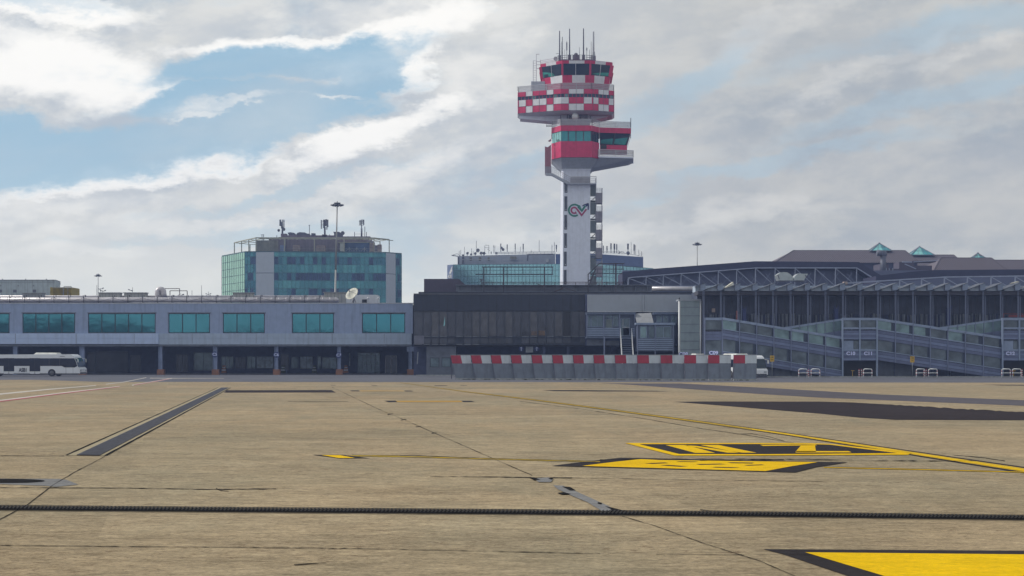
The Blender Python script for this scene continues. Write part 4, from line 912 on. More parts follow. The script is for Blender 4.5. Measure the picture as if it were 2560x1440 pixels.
# ------------------------------------------------------------------ control tower
def tower():
    t = thing('control_tower', (X(1438, 309), 309, 0), 'tall white control tower with red and white chequered cab and stacked cantilevered decks', 'control tower')
    V3 = lambda px, D, z: (X(px, D), D, z)
    def ring(pl, z): return [V3(p, d, z) for p, d in pl]
    # shaft
    sb = [(1398, 309), (1405.5, 305.5), (1475.3, 305.5), (1475.3, 312.5), (1398, 312.5)]
    stp = [(1402.5, 309), (1408.5, 305.5), (1476, 305.5), (1476, 312.5), (1402.5, 312.5)]
    mb = MB(); mb.prism(ring(sb, 0), ring(stp, Z(418, 305.5))); sh = mb.build('shaft', 'tower_white', t)
    for i, (y0, y1) in enumerate(((456, 482), (491, 527.5), (537.5, 574), (583.5, 619.5), (629.5, 665.5), (675, 711))):
        x0 = 1411.8-(y0-456)*.009; mb = MB(); f = MB(); Dd = 305.5
        bx(f, Dd-.05, x0-1, x0, y0, y1, .05); bx(f, Dd-.05, x0+6.2, x0+7.2, y0, y1, .05); bx(f, Dd-.05, x0-1, x0+7.2, y0-.8, y0, .05); w = f.build('slit_window', 'tower_grey', sh)
        bx(mb, Dd-.02, x0, x0+6.2, y0, y1, .02); mb.build('pane', 'dark_glass', w)
        mb = MB(); bx(mb, Dd-.06, x0+2.4, x0+4.6, y1-5, y1-2.4, .03); mb.build('lamp', 'antenna_light', w)
    # emblem on shaft
    def zp(x, y): return (1340+x/4., 380+y/4.)
    def ribbon(mb, pts, w):
        D0 = 305.44; pts = [zp(*p) for p in pts]; L = []; Rr = []
        for i, (x, y) in enumerate(pts):
            a = pts[max(0, i-1)]; b = pts[min(len(pts)-1, i+1)]; dx, dy = b[0]-a[0], b[1]-a[1]; q = math.hypot(dx, dy) or 1
            nx, ny = -dy/q, dx/q; s = 1.
            if 0 < i < len(pts)-1:
                c1 = Vector((pts[i][0]-a[0], pts[i][1]-a[1])).normalized(); c2 = Vector((b[0]-pts[i][0], b[1]-pts[i][1])).normalized(); s = 1/max(.5, math.sqrt(max(.1, (1+c1.dot(c2))/2)))
            L.append(P(x+nx*w*s/2, y+ny*w*s/2, D0)); Rr.append(P(x-nx*w*s/2, y-ny*w*s/2, D0))
        for i in range(len(L)-1): mb.prism([L[i], L[i+1], Rr[i+1], Rr[i]], [p+Vector((0, .05, 0)) for p in (L[i], L[i+1], Rr[i+1], Rr[i])])
    em = MB(); em.mi = 0
    arc = [(385+57*math.cos(R(a)), 582-57*math.sin(R(a))) for a in range(40, 305, 12)]
    ribbon(em, [(494, 538), (458, 588), (428, 545)]+arc, 4.2)
    em.mi = 1; arc2 = [(382+29*math.cos(R(a)), 583-29*math.sin(R(a))) for a in range(-50, -330, -14)][::-1]
    ribbon(em, [(400, 607)]+arc2[::-1]+[(457, 633), (504, 572)], 4.0)
    em.mi = 2; ribbon(em, [(466, 540), (480, 530), (524, 514)], 3.0); ribbon(em, [(522, 514), (524, 540), (521, 578)], 3.0); ribbon(em, [(500, 542), (522, 518)], 4.2)
    em.build('emblem', ['green_ink', 'red_ink', 'blue_ink'], sh)
    # outside stair tower on the right
    for k in range(6):
        y = 470+k*45.9; s = t; Df = 306.
        mb = MB(); bx(mb, Df, 1489.5, 1506, y+12, y+36, .12); mb.box(X(1505.6, Df), X(1506.2, Df), Df, Df+2.6, Z(y+36, Df), Z(y+12, Df)); mb.box(X(1489.5, Df), X(1506, Df), Df, Df+2.6, Z(y+38, Df), Z(y+36, Df)); mb.build('landing', 'stair_panel', s)
        mb = MB()
        for q in range(4): bx(mb, Df, 1489.5, 1506, y+q*3.2, y+q*3.2+.7, .06)
        for q in range(5): x = 1489.7+q*4; bx(mb, Df, x, x+.6, y, y+12, .06)
        mb.build('landing_rail', 'rail', s)
        mb = MB(); bx(mb, Df+.4, 1475.6, 1489, y-10, y+20.5, .2); mb.box(X(1475.6, Df), X(1489.4, Df), Df+.2, Df+2.6, Z(y+32.5, Df), Z(y+30.8, Df)); mb.build('stair_wall', 'stair_wall_green', s)
        mb = MB()
        for q in range(3): bx(mb, Df+.1, 1475.6, 1489.4, y+21.5+q*4, y+22.3+q*4, .06)
        mb.build('stair_rail', 'rail', s)
        mb = MB()
        for q in range(10): f = q/10.; mb.box(X(1477, Df)+f*1.6, X(1477, Df)+f*1.6+.2, Df+1.4, Df+2.4, Z(y+32, Df)+f*1.6, Z(y+32, Df)+f*1.6+.08)
        mb.build('stair_flight', 'tower_grey', s)
    mb = MB(); mb.beam((X(1490, 308), 308.4, 0), (X(1490, 308), 308.4, Z(445, 308)), .18); mb.beam((X(1505, 308), 308.4, 0), (X(1505, 308), 308.4, Z(470, 308)), .14); mb.build('stair_post', 'tower_grey', t)
    # walkway under the lower cabin
    Df = 304.4
    mb = MB(); mb.box(X(1425, Df), X(1491, Df), Df, Df+4.0, Z(460.2, Df), Z(457.6, Df)); pg(mb, Df, [(1364, 433), (1381, 433), (1425, 457), (1425, 460.2), (1419, 460.2), (1380, 438.5), (1364, 437.5)], 1.3); mb.build('walkway', 'tower_grey', t)
    mb = MB()
    for q in range(4):
        yq = 441.5+q*4.6; ln(mb, Df, (1423, yq), (1491, yq), .09 if q == 0 else .05)
        ln(mb, Df, (1380, yq-24.5), (1423, yq), .09 if q == 0 else .05)
    for x in list(range(1425, 1492, 5))+[1490.6]: ln(mb, Df, (x, 441.5), (x, 458), .05)
    for k in range(9): x = 1380+k*5.3; ln(mb, Df, (x, 417.5+k*2.95), (x, 434+k*2.95), .05)
    mb.build('walkway_rail', 'rail', t)
    mb = MB(); bx(mb, Df+.08, 1426, 1476, 443, 457.5, .04); mb.build('rail_mesh', 'rail_mesh', t)
    mb = MB(); mb.mi = 0; pg(mb, 304.8, [(1362.3, 366), (1369, 368), (1377.5, 362), (1377.5, 416), (1362.3, 416)], .3); pg(mb, 304.75, [(1370, 352), (1378, 347), (1378, 352), (1374, 353.5)], .6)
    mb.build('side_shield', 'shield_pink', t)
    mb = MB(); pg(mb, 304.8, [(1362.3, 416), (1378.5, 416), (1378.5, 432.8), (1362.3, 436.5)], .3); mb.build('side_shield', 'shield_grey', t)
    # lower cabin
    z0 = Z(393, 302.5); z1 = Z(361, 302.5); z2 = Z(327, 302.5); z3 = Z(313.5, 302.5); zw = Z(353, 302.5)
    lp = [(1378.6, 306), (1402.5, 302.5), (1480, 302.5), (1498, 305), (1498, 314), (1378.6, 314)]
    def walls(mb, pl, za, zb_, segs=None):
        for i in range(len(pl)):
            a = pl[i]; b = pl[(i+1) % len(pl)]; mb.face([V3(*a, za), V3(*b, za), V3(*b, zb_), V3(*a, zb_)])
    mb = MB(); mb.prism(ring(lp, z0), ring(lp, zw)); mb.build('cabin_wall', 'red_paint', t)
    mb = MB(); mb.prism(ring(lp, z2), ring(lp, z3)); mb.build('cabin_fascia', 'red_paint', t)
    ins = [(1380.2, 306.2), (1403.2, 302.8), (1479.2, 302.8), (1496.6, 305.3), (1496.6, 313.8), (1380.2, 313.8)]
    mb = MB()
    def seg_win(a, b, cells, z0_, z1_, inset=0.):
        a = Vector(V3(*a, 0)); b = Vector(V3(*b, 0)); d = b-a
        for f0, f1, m in cells:
            mb.mi = m; p = a+d*f0; q = a+d*f1; mb.face([(p.x, p.y, z0_), (q.x, q.y, z0_), (q.x, q.y, z1_), (p.x, p.y, z1_)])
    def bays(n, m): 
        c = []
        for k in range(n): c += [(k/n, (k+.86)/n, m), ((k+.86)/n, (k+1)/n, 2)]
        return c
    seg_win(ins[0], ins[1], bays(4, 1), zw, z2); seg_win(ins[1], ins[2], bays(4, 0), zw, z2); seg_win(ins[2], ins[3], bays(3, 3), zw, z2); seg_win(ins[3], ins[4], [(0, 1, 3)], zw, z2); seg_win(ins[4], ins[5], [(0, 1, 3)], zw, z2); seg_win(ins[5], ins[0], [(0, 1, 3)], zw, z2)
    mb.build('cabin_window_band', ['cabin_glass', 'cabin_glass_pale', 'steel_dark', 'cab_glass'], t)
    # right wing
    wp = [(1498.2, 305.8), (1577.3, 307), (1577.3, 314), (1498.2, 314)]
    mb = MB(); za, zb_ = Z(332, 306), Z(319, 306); mb.prism(ring(wp, za), ring(wp, zb_)); mb.build('wing_fascia', 'red_paint', t)
    w0 = [(1500, 306.6), (1567.5, 307.4), (1567.5, 313.8), (1500, 313.8)]; w1 = [(1499, 305.9), (1576.5, 307.1), (1576.5, 313.9), (1499, 313.9)]
    zc, zd = Z(374, 306), Z(361, 306)
    mb = MB(); mb.prism(ring(w0, zc), ring(w0, zd)); wb = mb.build('wing_wall', 'red_paint', t)
    mb = MB(); bx(mb, 306.4, 1502, 1516.5, 362.5, 372, .1); mb.build('wing_door', 'black', wb)
    mb = MB(); mb.prism(ring(w0, zd), ring(w1, za)); g = mb.build('wing_glazing', 'cab_glass', t)
    mb = MB()
    def onw(f, h, off=.05):
        a = Vector(V3(*w0[0], zd)).lerp(Vector(V3(*w0[1], zd)), f); b = Vector(V3(*w1[0], za)).lerp(Vector(V3(*w1[1], za)), f); p = a.lerp(b, h); p.y -= off; return tuple(p)
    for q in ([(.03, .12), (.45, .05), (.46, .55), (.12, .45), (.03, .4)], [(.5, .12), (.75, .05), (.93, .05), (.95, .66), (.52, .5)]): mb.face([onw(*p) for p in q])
    mb.build('teal_patch', 'cab_teal', g)  # irregular teal patches laid over the dark wing glazing
    mb = MB()
    for f in (0.01, .49, .985): mb.beam(onw(f, 0, .08), onw(f, 1, .08), .14)
    mb.build('mullion', 'steel_dark', g)
    # decks & undersides
    def deck_rail(pl, zlo, zhi, name='railing', rails=4, post=2.2, mesh=None):
        mb = MB(); W = [Vector(V3(p, d, 0)) for p, d in pl]
        for a, b in zip(W, W[1:]):
            n = max(1, int((b-a).length/post))
            for k in range(n+1): p = a.lerp(b, k/n); mb.beam((p.x, p.y, zlo), (p.x, p.y, zhi), .09)
            for k in range(rails): z = zlo+(zhi-zlo)*(k+1)/rails; mb.beam((a.x, a.y, z), (b.x, b.y, z), .09 if k == rails-1 else .055)
        o = mb.build(name, 'rail', t)
        mb = MB()
        for a, b in zip(W, W[1:]):
            for k in range(16): z = zlo+(zhi-zlo)*(k+.5)/16; mb.beam((a.x, a.y+.03, z), (b.x, b.y+.03, z), .02, .035)
        mb.build('infill', 'rail_mesh', o)
    deck_rail([(1380, 306), (1402.5, 302.8), (1480, 302.8), (1497.5, 305.2)], Z(313.5, 302.5), Z(297.5, 302.5)); deck_rail([(1498, 305.9), (1577, 307.1), (1577, 313)], Z(319, 306), Z(303.5, 306))
    deck_rail([(1496, 304.2), (1583, 305.8), (1583, 313)], Z(391, 305), Z(375, 305))
    mb = MB(); dk = [(1496, 304.0), (1583.5, 305.6), (1583.5, 314), (1498.2, 314), (1498.2, 305.2)]; mb.prism(ring(dk, Z(395, 305)), ring(dk, Z(391.5, 305)))
    mb.build('deck_edge', 'tower_white', t)
    mb = MB(); dn = [(1499, 304.4), (1580, 305.8), (1580, 313.5), (1499, 313.5)]; dn2 = [(1478, 306.5), (1573, 308), (1573, 312), (1478, 312)]
    mb.prism([V3(1474, 306.5, Z(422, 306)), V3(1571, 308, Z(407, 308)), V3(1571, 312, Z(407, 308)), V3(1474, 312, Z(422, 306))], [V3(1498, 304.4, Z(395, 305)-.01), V3(1581, 305.8, Z(395, 305)-.01), V3(1581, 313.4, Z(395, 305)-.01), V3(1498, 313.4, Z(395, 305)-.01)])
    mb.prism([V3(1405, 305.6, Z(424, 305.5)), V3(1405, 305.4, Z(424, 305.5)), V3(1476, 305.4, Z(422, 305.5)), V3(1477, 306.4, Z(422, 305.5)), V3(1477, 312.4, Z(424, 305.5)), V3(1404, 312.4, Z(424, 305.5))],
             [V3(1379.6, 306.2, z0-.02), V3(1403, 302.9, z0-.02), V3(1479.5, 302.9, z0-.02), V3(1497, 305.2, z0-.02), V3(1497, 313.8, z0-.02), V3(1379.6, 313.8, z0-.02)])
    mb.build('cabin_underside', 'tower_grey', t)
    mb = MB(); mb.box(X(1405, 305), X(1478, 305), 305.25, 312.6, Z(424, 305), Z(421.5, 305)); mb.build('collar', 'tower_white', t)
    # neck between decks with radome and equipment
    mb = MB(); mb.box(X(1403, 306), X(1475, 306), 306.2, 312, z3, Z(270, 306)); mb.build('neck', 'tower_grey', t)
    mb = MB(); mb.sphere(P(1438, 291, 304.4), .62, 18, 12); mb.cyl(P(1438, 301, 304.4), P(1438, 294, 304.4), .35, n=10); mb.build('radome', 'white_paint', t)
    mb = MB()
    for q in range(4): bx(mb, 305.6, 1417+q*5, 1420+q*5, 284+q % 2*3, 296, .4)
    bx(mb, 305.6, 1450, 1453, 282, 297, .3); bx(mb, 305.5, 1445, 1466, 287, 290, .3); bx(mb, 305.6, 1462, 1469, 284, 296, .3); ln(mb, 305.3, (1416, 283), (1432, 296), .12); mb.build('equipment', 'steel_mid', t)
    mb = MB()
    for y in (313, 316): ln(mb, 306, (1366, y), (1380, y), .1)
    ln(mb, 306, (1366, 311), (1366, 317), .06); mb.build('side_antenna', 'antenna', t)
    mb = MB(); mb.cyl(P(1577, 318, 307), P(1577, 295, 307), .06, n=6); mb.build('whip_antenna', 'antenna', t)
    # drum
    dp = [(1294.2, 307), (1402.5, 303), (1479.5, 303), (1535.8, 305.1), (1535.8, 313), (1500, 318), (1340, 318), (1294.2, 312.6)]
    zr = {k: Z(y, 303) for k, y in dict(top=222.5, b1=234, w1=243, r1=259, r2=275.5, bot=275.5).items()}
    cl_ = [(r/389., s) for r, s in ((0, ''), )]
    def cells(edge, top, mid, bot): return edge, top, mid, bot
    faces = [(dp[0], dp[1], [0, 10, 74, 135, 197, 260, 322, 389], 'RRWRRWR', 'RWRWWRW', 'RRWRRWR'), (dp[1], dp[2], [0, 70, 137, 205, 277], 'RWWR', 'WRRW', 'RWWR'),
             (dp[2], dp[3], [0, 14, 60, 107, 153, 198, 204], 'RRWWRR', 'RWRRWR', 'RRWWRR')]
    mb = MB()
    for a, b, e, tp, md, bt in faces:
        A = Vector(V3(*a, 0)); B = Vector(V3(*b, 0)); d = B-A; n = Vector((d.y, -d.x, 0)).normalized()
        for row, za_, zb2 in ((tp, zr['b1'], zr['top']), (md, zr['r1'], zr['w1']), (bt, zr['r2'], zr['r1'])):
            for k, c in enumerate(row):
                f0, f1 = e[k]/e[-1], e[k+1]/e[-1]; mb.mi = 1 if c == 'W' else 0; g_ = .02*0
                p, q = A+d*f0, A+d*f1; mb.face([(p.x, p.y, za_), (q.x, q.y, za_), (q.x, q.y, zb2), (p.x, p.y, zb2)])
    for i in (3, 4, 5, 6, 7):
        a, b = dp[i], dp[(i+1) % 8]; mb.mi = 0
        for za_, zb2 in ((zr['b1'], zr['top']), (zr['r2'], zr['w1'])): mb.face([V3(*a, za_), V3(*b, za_), V3(*b, zb2), V3(*a, zb2)])
    dr = mb.build('chequered_drum', ['red_paint', 'panel_white'], t)
    mb = MB()
    for a, b, e, tp, md, bt in faces:
        A = Vector(V3(*a, 0)); B = Vector(V3(*b, 0)); d = B-A; n = Vector((d.y, -d.x, 0)).normalized()*.015
        for k in e[1:-1]:
            p = A+d*(k/e[-1])+n
            for za_, zb2 in ((zr['b1'], zr['top']), (zr['r2'], zr['w1'])): mb.beam((p.x, p.y, za_), (p.x, p.y, zb2), .045, .03)
        for z in (zr['r1'],): mb.beam((A.x+n.x, A.y+n.y, z), (B.x+n.x, B.y+n.y, z), .03, .045)
    mb.build('panel_joint', 'steel_mid', dr)
    inn = [(p+(.9 if i in (0, 7) else (-.9 if i in (3, 4) else 0)), d+.12) for i, (p, d) in enumerate(dp)]
    mb = MB()
    for i in range(8):
        A = Vector(V3(*inn[i], 0)); B = Vector(V3(*inn[(i+1) % 8], 0)); d = B-A; n_ = (12, 8, 6)[i] if i < 3 else 4; rn = random.Random(i)
        for k in range(n_):
            p, q, s = A+d*(k/n_), A+d*((k+.9)/n_), A+d*((k+1)/n_); mb.mi = rn.choice((0, 0, 1)); mb.face([(p.x, p.y, zr['w1']), (q.x, q.y, zr['w1']), (q.x, q.y, zr['b1']), (p.x, p.y, zr['b1'])])
            mb.mi = 2; mb.face([(q.x, q.y, zr['w1']), (s.x, s.y, zr['w1']), (s.x, s.y, zr['b1']), (q.x, q.y, zr['b1'])])
    mb.build('drum_window_band', ['cab_glass', 'drum_glass', 'red_paint'], t)
    mb = MB(); mb.mi = 0; mb.face(ring(dp, zr['top'])); mb.build('drum_roof', 'tower_grey', t)
    mb = MB(); zl = Z(275.5, 303)
    mb.prism(ring([(1300, 308), (1405, 304.4), (1478, 304.4), (1530, 306), (1530, 312), (1498, 316), (1342, 316), (1300, 312)], zl-.4), ring([(p+(.2 if i in (0, 7) else (-.2 if i in (3, 4) else 0)), d+.05) for i, (p, d) in enumerate(dp)], zl-.01))
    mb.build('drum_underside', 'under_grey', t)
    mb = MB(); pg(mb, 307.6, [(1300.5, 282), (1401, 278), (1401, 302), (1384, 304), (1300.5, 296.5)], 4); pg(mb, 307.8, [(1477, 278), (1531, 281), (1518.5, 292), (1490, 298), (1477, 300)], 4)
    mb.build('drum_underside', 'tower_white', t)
    deck_rail([(1296, 313), (1296, 307.5), (1402.5, 303.4), (1479.5, 303.4), (1534.5, 305.4), (1534.5, 313)], zr['top'], Z(207, 303))
    mb = MB(); mb.beam(V3(1293.5, 308, Z(225, 307)), V3(1293.5, 308, Z(214, 307)), .05); mb.build('whip_antenna', 'antenna', t)
    mb = MB(); mb.box(X(1328, 308), X(1362, 308), 307.5, 311, zr['top'], Z(204.5, 308)); mb.build('roof_hut', 'tower_grey', t)
    # cab
    c0 = [(1361.5, 308), (1406.5, 304.6), (1474.5, 304.6), (1519, 306.4), (1519, 313), (1474, 315), (1406, 315), (1361.5, 312.5)]
    c1 = [(1350.6, 307.6), (1405.5, 303.6), (1476, 303.6), (1531.6, 305.8), (1531.6, 314), (1480, 316.5), (1400, 316.5), (1350.6, 313.5)]
    def lerp(h): return [(a[0]+(b[0]-a[0])*h, a[1]+(b[1]-a[1])*h) for a, b in zip(c0, c1)]
    zA, zB, zC, zD = Z(222.5, 304), Z(187.5, 304), Z(159.5, 304), Z(152, 304)
    hb = (zB-zA)/(zD-zA); hc = (zC-zA)/(zD-zA)
    mb = MB(); rA, rB, rC, rD = lerp(0), lerp(hb), lerp(hc), lerp(1)
    pat = {0: ([0, .30, .74, 1], 'RWR'), 1: ([0, .30, .73, 1], 'RWR'), 2: ([0, .18, .62, 1], 'RWR')}
    zm = Z(206, 304); hm = (zm-zA)/(zD-zA); rM = lerp(hm)
    patl = {0: ([0, .40, .99, 1], 'RWR'), 1: ([0, .35, .82, 1], 'RWR'), 2: ([0, .22, .74, 1], 'RWR')}
    for i in range(8):
        def band(lo, hi, z_lo, z_hi, e, cs):
            A, B = Vector(V3(*lo[i], z_lo)), Vector(V3(*lo[(i+1) % 8], z_lo)); Cc, E = Vector(V3(*hi[i], z_hi)), Vector(V3(*hi[(i+1) % 8], z_hi))
            for k, c in enumerate(cs): mb.mi = 1 if c == 'W' else 0; mb.face([A.lerp(B, e[k]), A.lerp(B, e[k+1]), Cc.lerp(E, e[k+1]), Cc.lerp(E, e[k])])
        if i in patl:
            e, cs = patl[i]; band(rM, rB, zm, zB, e, cs); band(rA, rM, zA, zm, [0, 1], 'R')
            e = [0, [.26, .24, .22][i], [.72, .79, .70][i], 1]; band(rC, rD, zC, zD, e, 'RWR')
        else: band(rA, rB, zA, zB, [0, 1], 'R'); band(rC, rD, zC, zD, [0, 1], 'R')
    mb.mi = 0; mb.face([V3(p, d, zD) for p, d in rD]); mb.build('cab_wall', ['red_paint', 'panel_white'], t)
    mb = MB()
    for i in range(8): mb.face([V3(*rB[i], zB), V3(*rB[(i+1) % 8], zB), V3(*rC[(i+1) % 8], zC), V3(*rC[i], zC)])
    g = mb.build('cab_glazing', 'cab_glass', t)
    def onf(i, f, h, off=.05):
        a = Vector(V3(*rB[i], zB)).lerp(Vector(V3(*rB[(i+1) % 8], zB)), f); b = Vector(V3(*rC[i], zC)).lerp(Vector(V3(*rC[(i+1) % 8], zC)), f); p = a.lerp(b, h); p.y -= off; return p
    mb = MB()
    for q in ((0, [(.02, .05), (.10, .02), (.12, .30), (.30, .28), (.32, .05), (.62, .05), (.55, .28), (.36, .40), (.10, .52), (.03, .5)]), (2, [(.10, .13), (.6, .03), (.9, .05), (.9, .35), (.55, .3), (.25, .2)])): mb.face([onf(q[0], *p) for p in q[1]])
    mb.build('teal_patch', 'cab_teal', g)  # irregular teal patches laid over the dark cab glazing
    mb = MB()
    for i in (0, 1, 2, 3): p, q = onf(i, 0, 0, .1), onf(i, 0, 1, .1); w_ = .34 if i in (1, 2) else .62; mb.beam(p, q, w_, .2)
    for i in (4, 5, 6, 7): mb.beam(onf(i, 0, 0, 0), onf(i, 0, 1, 0), .5, .3)
    mb.build('corner_post', 'red_paint', g)
    mb = MB()
    for i in (0, 1, 2): mb.beam(onf(i, .48, 0, .08), onf(i, .48, 1, .08), .1)
    mb.build('mullion', 'rail', g)
    # roof equipment
    zf = zD
    rl = [(1352, 308), (1400, 304.4), (1480, 304.4), (1528, 306.2)]
    mb = MB(); rp = [(1393, 306), (1420, 304.8), (1462, 304.8), (1489, 306), (1489, 312), (1393, 312)]
    W = [Vector(V3(p, d, 0)) for p, d in rp]
    for a, b in zip(W, W[1:]+W[:1]):
        n = max(2, int((b-a).length/.9))
        for k in range(n): p = a.lerp(b, k/n); mb.beam((p.x, p.y, zf), (p.x, p.y, Z(138, 305)), .06)
        for y in (148, 143, 138): mb.beam((a.x, a.y, Z(y, 305)), (b.x, b.y, Z(y, 305)), .07)
    mb.build('roof_rail', 'antenna', t)
    mb = MB()
    for y in (149, 153, 156): ln(mb, 308, (1351, y+3), (1392, y-4), .06)
    ln(mb, 308, (1351, 160), (1351, 149), .07); ln(mb, 308, (1480, 151), (1530, 156), .06); mb.build('roof_rail', 'rail', t)
    mb = MB(); mb.box(X(1396, 306), X(1488, 306), 306, 312, zf, Z(149, 306)); bx(mb, 305.6, 1432, 1448, 137, 150, 1.2); bx(mb, 305.6, 1484, 1489, 141, 151, .5); mb.sphere(P(1440, 137, 305.8), .35); mb.build('roof_plant', 'steel_mid', t)
    mb = MB(); mb.dish(P(1389, 147, 305), .38, Vector((.3, -1, .1)), .15); mb.cyl(P(1389, 154, 305.3), P(1389, 147, 305.3), .06); mb.build('roof_dish', 'antenna_light', t)
    for x, y0, w in ((1399, 77, .13), (1406, 92, .08), (1404, 104, .05), (1417, 102, .05), (1424, 72, .13), (1412, 123, .04), (1448.6, 118, .05), (1458.8, 71, .14), (1467, 117, .05), (1474, 124, .05), (1478, 104, .05), (1483.7, 79, .20), (1487, 129, .05)):
        mb = MB(); mb.cyl(P(x, 150, 306.2), P(x, y0, 306.2), w, w*.6, n=6)
        if x in (1467, 1417): mb.cyl(P(x, 126, 306.2), P(x, y0+4, 306.2), w*2, n=6)
        if w > .12: mb.cyl(P(x, 150, 306.2), P(x, 138, 306.2), w*1.8, n=6)
        mb.build('whip_antenna', 'antenna' if x != 1483.7 else 'antenna_light', t)
    mb = MB(); ln(mb, 306.2, (1390, 134), (1399, 134), .06); mb.build('side_antenna', 'antenna', t)
    mb = MB(); D = 308.5
    for x in (1333, 1341): ln(mb, D, (x, 204), (x, 151.5), .09)
    for k in range(9): ln(mb, D, (1333, 152+k*6), (1341, 152+k*6), .06)
    ln(mb, D, (1341, 152), (1341, 135), .07); ln(mb, D, (1341, 135.5), (1349, 135.5), .08)
    for y in (154, 162, 171): ln(mb, D, (1341, y), (1352, y), .08)
    mb.build('ladder', 'rail', t)
tower()

# ------------------------------------------------------------------ dark glazed pier head
def pier_head():
    D = 228.; t = thing('terminal_building', (X(1250, D), D, 0), 'dark glazed pier head with tall narrow brown tinted panes in front of the tower', 'terminal')
    B = [1034, 1057.5, 1077.5, 1098, 1118.5, 1139, 1159, 1179.6, 1200, 1221, 1241.6, 1262, 1282.4, 1303, 1324, 1344.6, 1365.6, 1386, 1407, 1427.6, 1448, 1468.5]
    mb = MB(); mb.box(X(1034, D), X(1468.3, D), D+.5, D+28, Z(862, D), Z(735.4, D)); mb.build('roof_block', 'dark_panel', t)
    mb = MB(); bx(mb, D, 1034, 1468.5, 736, 777, .5); mb.build('upper_cladding', 'dark_panel', t)
    mb = MB()
    for b in B: bx(mb, D-.06, b-.5, b+.5, 738, 777, .06)
    mb.build('cladding_joint', 'black', t)
    mb = MB(); bx(mb, D-.1, 1034, 1748, 733.6, 736, .8); mb.build('parapet', 'steel_dark', t)
    mb = MB(); bx(mb, D-.12, 1034, 1700, 734.6, 735.4, .02); mb.build('flashing', 'galv', t)
    rn = random.Random(3)
    for i in range(len(B)-1):
        w = window(t, D, B[i], B[i+1], 778, 841, 1, ['dark_glass', 'dark_glass', 'dark_glass_b'][rn.randrange(3)] if i != 18 else 'black', 'frame_dark', 1.6, .25, 'window', .06)
        mb = MB(); r = rn.random()
        if r < .75: bx(mb, D+.2, B[i]+2, B[i+1]-2, 777.8+(.8 if r < .3 else 0), 778.8+(.8 if r < .3 else 0), .1)
        bx(mb, D-.02, B[i]+1.5, B[i+1]-1.5, 840.5, 841.3 if r < .6 else 840.9, .08); mb.build('sill', 'galv' if r < .5 else 'steel_mid', w)
    mb = MB(); bx(mb, D, 1034, 1468.5, 841.6, 844.4, .5); bx(mb, D, 1034, 1468.5, 859.4, 862.2, .5); bx(mb, D+.2, 1034, 1468, 844.4, 859.4, .3); mb.build('spandrel', 'dark_panel', t)
    mb = MB()
    for i in range(len(B)-1):
        if i % 7 != 5: bx(mb, D+.1, B[i]+1.6, B[i+1]-1.2, 845.5, 858.5, .1)
    each(mb, 'spandrel_panel', 'dark_glass', t)
    mb = MB()
    for i in (0, 1, 2, 3, 5, 6, 7): bx(mb, D-.05, B[i]+2, B[i+1]-3, 860.2, 861.2, .05)
    mb.build('flashing', 'galv', t)
    mb = MB(); bx(mb, D-.1, 1035, 1060, 839, 860, .09); mb.build('service_box', 'steel_mid', t)
    # things glimpsed inside
    mb = MB(); pg(mb, D+.1, [(1109, 812), (1112.5, 790), (1112.5, 811), (1111, 815), (1108.5, 815)], .04); mb.build('curtain', 'adr_glass', t)
    mb = MB(); bx(mb, D+.1, 1328, 1342, 828, 838, .03); bx(mb, D+.1, 1346, 1362.5, 826.5, 838.5, .03); mb.build('counter', 'wood_dim', t)
    mb = MB(); pg(mb, D+.09, [(1302, 840), (1306, 830), (1311, 827), (1316, 829), (1322, 836), (1322, 840)], .02); pg(mb, D+.09, [(1290, 840), (1291, 834), (1295, 832), (1298, 840)], .02); mb.build('armchair', 'black', t)
    # recessed ground floor
    mb = MB(); bx(mb, D+6, 1034, 1760, 862, 943, .4); mb.build('lower_wall', 'dark_wall', t)
    mb = MB(); mb.box(X(1034, D), X(1700, D), D+.6, D+6, Z(866, D), Z(862.4, D)); mb.build('soffit', 'black', t)
    mb = MB(); wall_open(mb, D+.6, 1066, 1140, 866, 941, 4, [(1075, 1098, 894, 918), (1104, 1127, 894, 918)]); mb.build('ground_room', 'mid_wall', t)
    window(t, D+.6, 1075, 1098, 894, 918, 1, 'annex_glass', 'black', 1.2); window(t, D+.6, 1104, 1127, 894, 918, 1, 'annex_glass', 'black', 1.2)
    mb = MB(); ln(mb, D+1, (1043, 910), (1045, 880), .1); mb.build('pipe', 'galv', t)
    for x in (1360, 1420, 1530, 1640): mb = MB(); bx(mb, D+1, x-3, x+3, 862, 942, .6); mb.build('column', 'dark_wall', t)
    # roof: purple block, slab, girder
    mb = MB(); pg(mb, D+4, [(1060, 697.2), (1147, 697.2), (1162, 711), (1175, 717), (1175, 730), (1060, 730)], 8); mb.build('roof_house', 'purple_block', t)
    mb = MB(); mb.box(X(1046, D), X(1750, D), D+.3, D+18, Z(735.3, D), Z(729.5, D)); mb.build('roof_slab', 'dark_panel', t)
    mb = MB(); bx(mb, D+1.9, 1140, 1630, 713.5, 728, .3); bx(mb, D+1.2, 1138, 1631, 711.8, 713.4, 1.2); bx(mb, D+1.2, 1144, 1631, 728, 729.5, 1.2)
    for k in range(17): bx(mb, D+1.5, 1146+k*29.5, 1147.2+k*29.5, 713.5, 728, .35)
    mb.build('girder', 'girder', t)
    mb = MB()
    for x in list(range(1205, 1560, 26)): ln(mb, D+2.6, (x, 712), (x, 705), .07)
    ln(mb, D+2.6, (1205, 705.5), (1558, 705.5), .08); ln(mb, D+2.6, (1205, 709), (1558, 709), .05)
    for a, b in (((1395, 726), (1408, 718)), ((1408, 718), (1440, 729)), ((1382, 731), (1408, 722)), ((1340, 708), (1360, 716)), ((1385, 729), (1408, 720))): ln(mb, D+.8, a, b, .07)
    mb.build('roof_railing', 'rust', t)
pier_head()
